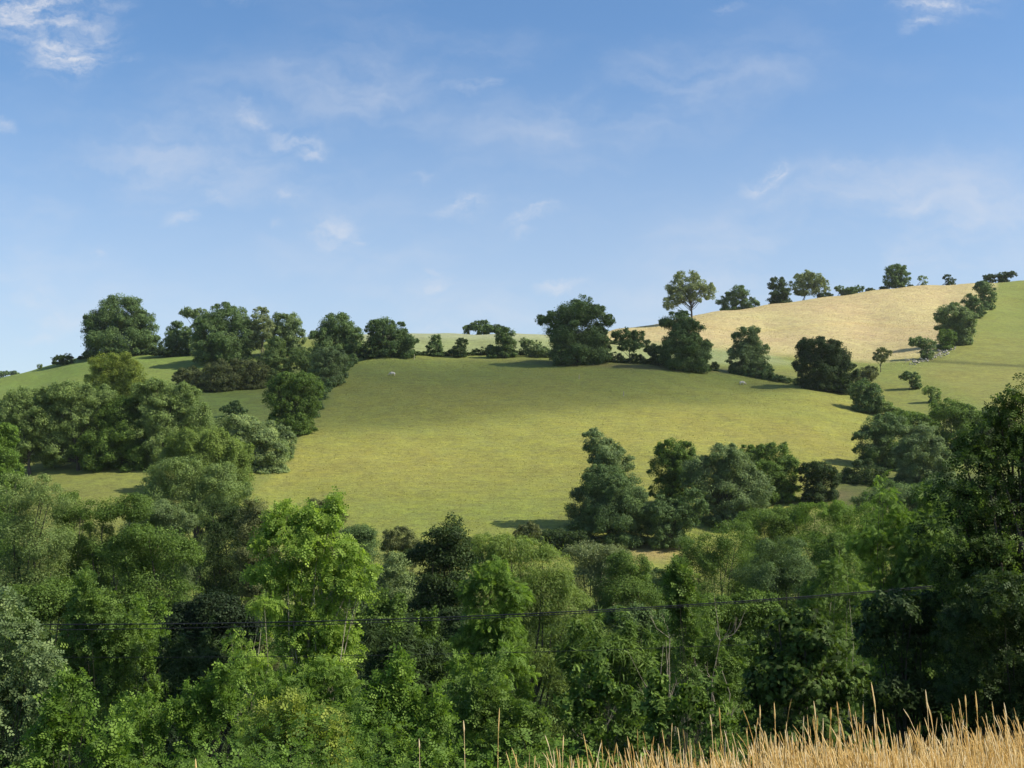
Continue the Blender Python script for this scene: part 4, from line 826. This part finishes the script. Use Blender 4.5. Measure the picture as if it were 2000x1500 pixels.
# ------------------------------------------------------------------ undergrowth on the valley sides (a mass nobody could count)
def undergrowth():
    rng = np.random.default_rng(5)
    def field(n, ylo, yhi, hgt, leaf, unit, pal, cell, name, label):
        y = ylo * (yhi / ylo) ** rng.random(n); x = rng.uniform(-.52, .52, n) * (y + 3)
        z = Hq(x, y)
        ok = ~((z > -2.25) & (y < 12))
        x, y, z = x[ok], y[ok], z[ok]
        hh = hgt * (.45 + .55 * (np.sin(x * cell + 1.7 * np.sin(y * cell * .8)) * np.sin(y * cell * 1.1 + 2 * np.sin(x * cell * .6)) * .5 + .5)) * np.clip((y - 6.0) / 3.5, .12, 1) * (1 - .72 * np.clip((x / y - .02) / .10, 0, 1) * (y < 14))
        t = rng.random(len(x)) ** .55
        P = np.c_[x, y, z + hh * t]
        Nn = unitv(rng.normal(size=P.shape) * .6 + (0, -.15, .8)); T = rng.normal(size=P.shape) + (0, 0, -.2)
        tint = np.clip(.45 + .12 * np.sin(x * .9 + y * .7) + rng.normal(size=len(x)) * .18, 0, 1)
        o = emit(name, P, Nn, T, leaf * rng.uniform(.6, 1.4, len(x)), unit, PAL[pal], tint)
        TOTAL[0] += len(x) * len(UNITS[unit][1])
        tag(o, label, 'undergrowth', kind='stuff')
    field(120000, 5.2, 17, 2.1, .068, 'sprig', 'fresh', 1.3, 'undergrowth', 'tangled brambles and nettles covering the near bank below the bushes')
    field(90000, 14, 55, 1.9, .17, 'leaf', 'mid', .5, 'undergrowth', 'dark green undergrowth covering the valley side between the trees')
    field(60000, 50, 100, 1.6, .28, 'leaf', 'mid', .25, 'undergrowth', 'rough green undergrowth along the valley bottom beyond the willow')
undergrowth()

def turf():
    rng = np.random.default_rng(21)
    def turf_mat(name, A, B, C_):
        return leaf_mat(name, A, B, C_, .2, .9, .05)
    for name, label, poly, y0, y1, n, h_, mat in [
        ('pasture_grass', 'short tussocky grass standing all over the big pasture', MAIN_P, 118, 266, 150000, .10, turf_mat('turf_green', (.17, .19, .045), (.25, .25, .062), (.34, .31, .10))),
        ('hay_grass', 'dry standing grass all over the pale hay field on the hill', HAY_P, 265, 425, 130000, .15, turf_mat('turf_straw', (.34, .27, .12), (.47, .39, .20), (.60, .52, .30)))]:
        y = np.sqrt(rng.uniform(y0 ** 2, y1 ** 2, n)); x = rng.uniform(-.22, .42, n) * y; z = Hq(x, y)
        yc = y * CT + z * ST; zc = -y * ST + z * CT; ok = rng.random(n) < softpoly(1000 + F * x / yc, 750 - F * zc / yc, poly, 22)
        x, y, z = x[ok], y[ok], z[ok]; P = np.c_[x, y, z - .02]; n = len(P)
        T = np.c_[rng.normal(size=n) - .2, rng.normal(size=n), np.full(n, .8)]; Nn = unitv(np.c_[rng.normal(size=n) * .5, rng.normal(size=n) * .5 - .3, np.ones(n)])
        Nn = unitv(Nn - (Nn * unitv(T)).sum(1, keepdims=True) * unitv(T))
        pat = .5 + .16 * np.sin(x * .21 + 2 * np.sin(y * .11)) * np.sin(y * .33 + 1.5 * np.sin(x * .13))
        o = emit(name, P, Nn, T, h_ * rng.uniform(.5, 1.5, n), 'grass', mat, np.clip(pat + rng.normal(size=n) * .2, 0, 1)); tag(o, label, 'grass', kind='stuff')
        TOTAL[0] += n
turf()

# ------------------------------------------------------------------ golden grass in the foreground
def straw_mat():
    m, nt, N, L = nodes('dry_straw'); out = N.new('ShaderNodeOutputMaterial'); at_ = N.new('ShaderNodeAttribute'); at_.attribute_name = 'tint'
    cr = N.new('ShaderNodeValToRGB'); e = cr.color_ramp.elements
    e[0].position = 0; e[0].color = (.32, .24, .08, 1); e[1].position = 1; e[1].color = (.90, .79, .54, 1)
    k = e.new(.35); k.color = (.72, .50, .16, 1); k = e.new(.65); k.color = (.86, .68, .32, 1)
    L.new(at_.outputs['Fac'], cr.inputs[0]); p = N.new('ShaderNodeBsdfPrincipled'); L.new(cr.outputs[0], p.inputs['Base Color'])
    p.inputs['Roughness'].default_value = .6; t = N.new('ShaderNodeBsdfTranslucent'); L.new(cr.outputs[0], t.inputs['Color'])
    ms = N.new('ShaderNodeMixShader'); ms.inputs[0].default_value = .45; L.new(p.outputs[0], ms.inputs[1]); L.new(t.outputs[0], ms.inputs[2]); L.new(ms.outputs[0], out.inputs[0]); return m
STRAW = straw_mat()
def stalks(x, y, hgt, head, rng, wstem=.0016, headw=.0025, lean=.16, tint0=.62):
    """curved stems with a seed spike: arrays in, (verts, quads, tint) out"""
    n = len(x); z = Hq(x, y); az = rng.uniform(0, 2 * math.pi, n); dirv = np.c_[np.cos(az), np.sin(az), np.zeros(n)] * (np.abs(rng.normal(size=n)) * lean)[:, None] + np.array([-.05, .02, 0])
    ts = np.array([0, .35, .72, .76, .82, .89, .95, 1.0]); w_ = np.array([1.6, 1.2, .9, 2.3, 3.3, 3.1, 2.1, .5])
    V = np.zeros((n, 8, 4, 3)); base = np.c_[x, y, z - .02]
    hb = 1 - head / hgt
    for i, t in enumerate(ts):
        if i < 3: tt = t / .72 * hb
        else: tt = hb + (t - .74) / .26 * (1 - hb)
        cpos = base + dirv * (hgt * tt ** 2)[:, None] + np.c_[np.zeros(n), np.zeros(n), hgt * tt * (1 - .12 * tt * np.linalg.norm(dirv, axis=1))]
        ww = np.where(i >= 3, headw * (w_[i] / 3.3), wstem * w_[i]) * np.ones(n) * (1 if i < 3 else 1) * rng.uniform(.8, 1.2, n)
        a = np.c_[np.cos(az + .7), np.sin(az + .7), np.zeros(n)]; b = np.c_[-np.sin(az + .7), np.cos(az + .7), np.zeros(n)]
        V[:, i, 0] = cpos + a * ww[:, None]; V[:, i, 1] = cpos + b * ww[:, None]; V[:, i, 2] = cpos - a * ww[:, None]; V[:, i, 3] = cpos - b * ww[:, None]
    q = []
    for i in range(7):
        for k_ in range(4): q.append((i * 4 + k_, i * 4 + (k_ + 1) % 4, (i + 1) * 4 + (k_ + 1) % 4, (i + 1) * 4 + k_))
    q = np.array(q); Q = q[None] + (np.arange(n) * 32)[:, None, None]
    tn = np.clip(tint0 + rng.normal(size=n) * .27, 0, 1); tint = np.repeat(tn[:, None], 32, 1); tint[:, :12] -= .06
    return V.reshape(-1, 3), Q.reshape(-1, 4), np.clip(tint, 0, 1).ravel()
def golden_grass():
    rng = np.random.default_rng(11)
    x = rng.uniform(-2.5, 7, 105000); y = rng.uniform(3.2, 8.8, 105000)
    z = Hq(x, y); dens = np.clip((z + 2.15) / .35, 0, 1) ** 2 * np.clip((x + .4) / 2.4, .07, 1) * np.clip(1.6 - x * .12, .3, 1) 
    ok = (rng.random(105000) < dens * .85); x, y = x[ok], y[ok]; n = len(x)
    V, Q, t = stalks(x, y, (rng.normal(.345, .055, n) + .20 * rng.random(n) ** 7 + .07 * np.sin(x * 3.1 + 1.4 * np.sin(y * 2.3)) + .05 * np.sin(x * 7.7 + y * 3) + .10 * np.exp(-((x - 1.55) / .35) ** 2)).clip(.2, .8), rng.uniform(.05, .10, n), rng, lean=.17)
    # leaf blades between the stems
    m_ = 70000; bx = rng.uniform(-2.5, 9, m_); by = rng.uniform(2.6, 9.5, m_); bz = Hq(bx, by)
    ok = rng.random(m_) < np.clip((bz + 2.15) / .35, 0, 1) ** 2 * np.clip((bx + .4) / 2.4, .07, 1); bx, by, bz = bx[ok], by[ok], bz[ok]; m_ = len(bx)
    az = rng.uniform(0, 6.283, m_); L_ = rng.uniform(.2, .48, m_); d = np.c_[np.cos(az), np.sin(az), np.zeros(m_)]; s = np.c_[-np.sin(az), np.cos(az), np.zeros(m_)] * .0024
    b0 = np.c_[bx, by, bz]; mid_ = b0 + d * (L_ * .18)[:, None] + np.c_[np.zeros(m_), np.zeros(m_), L_ * .6]; tip = b0 + d * (L_ * .5)[:, None] + np.c_[np.zeros(m_), np.zeros(m_), L_ * rng.uniform(.6, 1, m_)]
    VB = np.stack([b0 - s, b0 + s, mid_ + s, mid_ - s, tip + s * .2, tip - s * .2], 1)
    qb = np.array([(0, 1, 2, 3), (3, 2, 4, 5)])[None] + (np.arange(m_) * 6)[:, None, None] + len(V)
    tb = np.repeat(np.clip(.42 + rng.normal(size=m_) * .28, 0, 1), 6)
    o = mesh_obj('golden_grass', np.concatenate([V, VB.reshape(-1, 3)]), np.concatenate([Q, qb.reshape(-1, 4)]), 4, STRAW, None, np.concatenate([t, tb]))
    tag(o, 'ripe golden grass covering the near bank at the lower right', 'grass', kind='stuff')
    TOTAL[0] += len(o.data.polygons)
golden_grass()
def tall_stalks():
    # px of the tip, row of the tip, distance, head length (m)
    rows = [(1703, 1318, 6.4, .13, 'tallest straight seed stalk above the golden grass, near the right'),
            (1808, 1335, 6.2, .10, 'tall leaning seed stalk right of the tallest one'), (1905, 1340, 6.6, .11, 'tall reddish stalk right of the leaning stalk'),
            (1962, 1360, 6.6, .09, 'tall stalk nearest the right edge'), (1885, 1348, 6.8, .07, 'slanting stalk left of the reddish stalk'),
            (1635, 1360, 6.6, .07, 'tall stalk left of the tallest one'), (1622, 1368, 6.5, .07, 'tall curved stalk in the middle of the golden grass'),
            (1512, 1362, 6.4, .09, 'tall stalk left of the thickest golden tuft'), (1590, 1358, 6.5, .1, 'bushy headed stalk in the thickest golden tuft'),
            (1484, 1368, 6.3, .07, 'thin straight stalk at the left side of the thickest golden tuft'), (1405, 1370, 6.2, .08, 'brown stalk above the left part of the golden grass'),
            (1388, 1382, 6.0, .06, 'forked pale stalk beside the brown stalk'), (975, 1372, 6.3, .12, 'upright stalk before the green bushes, right one of the lone stalks'),
            (906, 1395, 6.2, .06, 'thin upright stalk before the green bushes, middle one of the lone stalks'), (819, 1432, 6.2, .05, 'pale short stalk before the green bushes, left one of the lone stalks'),
            (1100, 1425, 6.4, .08, 'pale curved stalk at the left end of the golden grass'), (383, 1468, 5.6, .05, 'short pale stalk alone in the lower left')]
    for i, (px, py, d, hl, lb) in enumerate(rows):
        rng = np.random.default_rng(70 + i); tip = at(px, py, d); g = h1(tip[0], tip[1]); hg = tip[2] - g
        V, Q, t = stalks(np.array([tip[0]]), np.array([tip[1]]), np.array([hg]), np.array([hl]), rng, wstem=.0016, headw=.0040, lean=.10, tint0=.7)
        # keep the tip where the photo has it
        P0 = np.array([tip[0], tip[1], g]); hd = V[-4:].mean(0) - tip; V = V - P0; V[:, :2] -= hd[:2] * (V[:, 2:3] / hg)
        k_ = 12
        root = bpy.data.objects.new('grass_stalk', None); COL.objects.link(root); root.location = P0
        tag(root, lb, 'grass stalk', 'tall seed stalks over the golden grass')
        ql = Q[Q.max(1) < k_]; mesh_obj('stem', V[:k_], ql, 4, STRAW, root, t[:k_])
        qh = Q[Q.min(1) >= 8] - 8; mesh_obj('seed_head', V[8:], qh, 4, STRAW, root, t[8:])
tall_stalks()

# ------------------------------------------------------------------ cables
def simple_mat(name, col, rough=.6, spec=.4):
    m, nt, N, L = nodes(name); out = N.new('ShaderNodeOutputMaterial'); p = N.new('ShaderNodeBsdfPrincipled')
    n = N.new('ShaderNodeTexNoise'); n.inputs['Scale'].default_value = 9; n.inputs['Detail'].default_value = 5
    mr = N.new('ShaderNodeMapRange'); mr.inputs['To Min'].default_value = .75; mr.inputs['To Max'].default_value = 1.2; L.new(n.outputs[0], mr.inputs[0])
    sc = N.new('ShaderNodeVectorMath'); sc.operation = 'SCALE'; sc.inputs[0].default_value = col; L.new(mr.outputs[0], sc.inputs['Scale']); L.new(sc.outputs[0], p.inputs['Base Color'])
    p.inputs['Roughness'].default_value = rough; p.inputs['Specular IOR Level'].default_value = spec; L.new(p.outputs[0], out.inputs[0]); return m
CABLE = simple_mat('cable_black', (.010, .011, .012), .45)
def cables():
    for pts, r, lb in [
        ([(-900, 1205), (-450, 1215), (0, 1219), (400, 1217), (850, 1207), (1100, 1196), (1300, 1184), (1500, 1170), (1700, 1155), (1900, 1138), (2500, 1075)], .009, 'upper thick black cable sagging across the valley trees'),
        ([(-900, 1216), (-450, 1227), (0, 1231), (400, 1226), (850, 1211), (1100, 1200), (1300, 1187), (1500, 1174), (1700, 1158), (1900, 1141), (2500, 1080)], .006, 'lower thin black cable close under the thick one'),
        ([(-900, 1270), (0, 1282), (450, 1284), (900, 1277), (1300, 1266), (1700, 1246), (2500, 1190)], .0035, 'faint wire hanging lowest below the two cables')]:
        xs = [p[0] for p in pts]; ys = [p[1] for p in pts]; u = np.linspace(xs[0], xs[-1], 120)
        co = np.polyfit(xs, ys, 4 if len(xs) > 8 else 3); vv = np.polyval(co, u)
        P = [at(a, b, 19.5) for a, b in zip(u, vv)]
        V, Q = [], []; tube(V, Q, P, [r] * len(P), 8)
        o = mesh_obj('overhead_cable', np.concatenate(V), np.array(Q), 4, CABLE, smooth=True)
        tag(o, lb, 'cable', 'overhead cables')
cables()

# ------------------------------------------------------------------ dead saplings
def dead_saplings():
    for i, (px, top, d, lb) in enumerate([(1305, 1165, 21, 'tall bare dead sapling with pale forked twigs, left of two by the cables'), (1372, 1160, 21, 'bare dead sapling with many upcurved twigs, right of two by the cables'),
                                          (1272, 1260, 19, 'small leaning bare twigs in front of the brushy green bush'), (1415, 1300, 16, 'small bare forked sapling at the left edge of the glinting dark bush'), (1140, 1330, 24, 'thin pale bare stems between the central bushes')]):
        rng = np.random.default_rng(200 + i); t = at(px, top, d); g = h1(t[0], t[1]); hg = t[2] - g; V, Q = [], []
        root = wander((0, 0, -.1), (rng.normal() * .1, 0, hg), 7, .05, rng); tube(V, Q, root, [.015 - .0017 * k_ for k_ in range(8)], 6)
        for k_ in range(22):
            f = rng.uniform(.35, .95); s = root[int(f * 7)]; az = rng.uniform(0, 6.28); ln = hg * rng.uniform(.08, .2) * (1.3 - f)
            e = s + np.array([math.cos(az) * ln, math.sin(az) * ln, ln * rng.uniform(.5, 1.3)]); m_ = (s + e) / 2 + np.array([math.cos(az), math.sin(az), -.5]) * ln * .15
            tube(V, Q, [s, m_, e], [.006, .004, .002], 4)
            e2 = e + rng.normal(size=3) * ln * .2; tube(V, Q, [m_, (m_ + e2) / 2 + (0, 0, .03), e2 + (0, 0, ln * .3)], [.004, .003, .0015], 4)
        o = mesh_obj('dead_sapling', np.concatenate(V), np.array(Q), 4, TWIG, smooth=True); o.location = (t[0], t[1], g)
        tag(o, lb, 'dead sapling', 'dead saplings on the near slope')
dead_saplings()

# ------------------------------------------------------------------ sheep, posts, tumbled wall
WOOL = simple_mat('wool', (.55, .52, .45), .95, .1); FACE = simple_mat('sheep_skin', (.55, .48, .40), .8, .2); POST = bark_mat('weathered_post', (.22, .19, .15), (.42, .38, .31)); STONE = bark_mat('wall_stone', (.16, .155, .13), (.42, .40, .35), 3)
def ellip(V, Q, cpos, r, rng=None, nu=12, nv=8, amp=0.):
    b0 = sum(len(v) for v in V); out = []
    for j in range(nv + 1):
        ph = math.pi * j / nv
        for i in range(nu):
            th = 2 * math.pi * i / nu; k_ = 1 + (rng.normal() * amp if rng is not None else 0)
            out.append((cpos[0] + r[0] * math.sin(ph) * math.cos(th) * k_, cpos[1] + r[1] * math.sin(ph) * math.sin(th) * k_, cpos[2] + r[2] * math.cos(ph) * k_))
    V.append(np.array(out))
    for j in range(nv):
        for i in range(nu): Q.append((b0 + j * nu + i, b0 + (j + 1) * nu + i, b0 + (j + 1) * nu + (i + 1) % nu, b0 + j * nu + (i + 1) % nu))
def sheep(px, py, rz, lb, graze=True):
    """one continuous body grown by a skin modifier along a skeleton"""
    P = hit(px, py); me = bpy.data.meshes.new('sheep')
    hz = .25 if graze else .95; hx = .95 if graze else .78
    vs = [(0, 0, .62), (.35, 0, .64), (-.38, 0, .62), (.55, 0, .66), (.72, 0, (.62 + hz) / 2 + (.05 if graze else .1)), (hx - .02, 0, hz + .05), (hx + .14, 0, hz - .04),
          (-.50, 0, .66), (-.58, 0, .45)]
    es = [(0, 1), (0, 2), (1, 3), (3, 4), (4, 5), (5, 6), (2, 7), (7, 8)]
    rr = [.27, .25, .27, .16, .11, .10, .05, .07, .035]
    for sx, a in ((.36, 1), (-.38, 2)):
        for sy in (-.14, .14):
            b = len(vs); vs += [(sx, sy, .42), (sx + (.02 if sx > 0 else -.05), sy, .24), (sx, sy, .03)]; es += [(a, b), (b, b + 1), (b + 1, b + 2)]; rr += [.11, .05, .035]
    me.from_pydata(vs, es, []); o = bpy.data.objects.new('sheep', me); COL.objects.link(o)
    m1 = o.modifiers.new('skin', 'SKIN'); m2 = o.modifiers.new('sub', 'SUBSURF'); m2.levels = m2.render_levels = 1
    me.skin_vertices[0].data[0].use_root = True
    for i, r in enumerate(rr): me.skin_vertices[0].data[i].radius = (r, r)
    dg = bpy.context.evaluated_depsgraph_get(); new = bpy.data.meshes.new_from_object(o.evaluated_get(dg)); o.modifiers.clear(); o.data = new
    new.materials.clear(); new.materials.append(WOOL); new.materials.append(FACE)
    for p in new.polygons:
        p.use_smooth = True; c_ = p.center; p.material_index = 1 if (c_.z < .36 and abs(c_.y) > .05) or c_.x > .82 else 0
    o.location = P; o.rotation_euler = (0, 0, rz); o.scale = (.85, .85, .85)
    tag(o, lb, 'sheep', 'sheep grazing on the pasture')
sheep(767, 735, math.pi, 'white sheep grazing near the top left of the pasture')
sheep(1449, 753, 0.2, 'white sheep on the pasture below the pointed hedge tree')
sheep(1022, 694, 2.6, 'white sheep in the shade of the hedge left of the broad oak')
def posts():
    for i, (px, py, hh, lb) in enumerate([(809, 702, 1.1, 'thin pale post at the top of the pasture under the two lone thorns'), (1575, 751, 1.4, 'upright post at the left foot of the broad dark domed tree'),
                                          (1769, 708, 1.2, 'dark post at the edge of the hay field beside the tumbled wall'), (1131, 741, .8, 'short pale stake in the pasture below the broad oak'), (1218, 774, .8, 'short pale stake lower on the pasture, right of the other stake')]):
        P = hit(px, py); V, Q = [], []; tube(V, Q, [(0, 0, -.2), (.01, 0, hh * .5), (.03, .01, hh), (.03, .01, hh + .02)], [.06, .055, .05, .001], 8)
        o = mesh_obj('fence_post', np.concatenate(V), np.array(Q), 4, POST, smooth=False); o.location = P; tag(o, lb, 'post', 'posts on the hill fields')
posts()
def wall():
    rng = np.random.default_rng(9); V, Q = [], []
    pts = [(1778, 712), (1800, 706), (1825, 698), (1845, 688), (1860, 681)]
    P = [hit(*p) for p in pts]; P0 = P[0].copy()
    for s in range(130):
        t = rng.random() * (len(P) - 1); i = int(t); f = t - i; q = P[i] * (1 - f) + P[min(i + 1, len(P) - 1)] * f
        q = q + np.array([rng.normal() * .9, rng.normal() * .8, 0]); hgt = rng.random() ** 1.6 * .75; q[2] = h1(q[0], q[1]) + hgt * math.exp(-abs(rng.normal()) * .5)
        ellip(V, Q, q - P0, rng.uniform(.12, .34, 3) * (1, .9, .65), rng, 7, 5, .09)
    o = mesh_obj('stone_wall', np.concatenate(V), np.array(Q), 4, STONE); o.location = P0
    tag(o, 'tumbled pale dry stone wall running down from the hedge beside the hay field', 'wall')
wall()

# ------------------------------------------------------------------ unseen cloud added right of the view, shaped to shade the top of the pasture
def shade_cloud():
    m, nt, N, L = nodes('cloud_vapour'); out = N.new('ShaderNodeOutputMaterial'); v = N.new('ShaderNodeVolumePrincipled')
    v.inputs['Density'].default_value = .027; v.inputs['Color'].default_value = (.97, .97, 1, 1); v.inputs['Anisotropy'].default_value = .5
    L.new(v.outputs[0], out.inputs['Volume'])
    target = hit(890, 750); cpos = target + SDIR * 1300
    root = None
    V, Q = [], []; rng = np.random.default_rng(3)
    ellip(V, Q, (0, 0, 0), (1, 1, 1), rng, 96, 32, 0.0)
    co = V[0]; th = np.arctan2(co[:, 1], co[:, 0]); rad = 1 + .10 * np.sin(3 * th + .6) + .07 * np.sin(7 * th + 2) + .04 * np.sin(13 * th)
    bump = 1 + .16 * np.sin(co[:, 0] * 9 + 2 * np.sin(co[:, 1] * 6)) * np.sin(co[:, 1] * 8 + 1)
    co = np.c_[co[:, 0] * rad * 74, co[:, 1] * rad * 39, co[:, 2] * 15 * bump]
    a = math.radians(16); co = np.c_[co[:, 0] * math.cos(a) - co[:, 1] * math.sin(a), co[:, 0] * math.sin(a) + co[:, 1] * math.cos(a), co[:, 2]]
    o = mesh_obj('cloud', co, np.array(Q), 4, m, smooth=True); o.location = cpos
    tag(o, 'unseen cloud placed before the sun to shade the top of the pasture', 'cloud', kind='structure')
shade_cloud()
def haze():
    m, nt, N, L = nodes('haze_air'); out = N.new('ShaderNodeOutputMaterial'); v = N.new('ShaderNodeVolumePrincipled')
    v.inputs['Density'].default_value = .00006; v.inputs['Color'].default_value = (.86, .92, 1, 1); v.inputs['Anisotropy'].default_value = .2
    L.new(v.outputs[0], out.inputs['Volume'])
    x, y0, y1, z0, z1 = 9000, -400, 9500, -20, 100
    co = np.array([(sx, sy, sz) for sz in (z0, z1) for sy in (y0, y1) for sx in (-x, x)], float)
    o = mesh_obj('haze', co, np.array([(0, 2, 3, 1), (4, 5, 7, 6), (0, 1, 5, 4), (2, 6, 7, 3), (0, 4, 6, 2), (1, 3, 7, 5)]), 4, m)
    tag(o, 'thin summer haze over the valley', 'haze', kind='stuff')
haze()
print('TOTAL FACES', TOTAL[0], 'OBJECTS', len(bpy.data.objects))
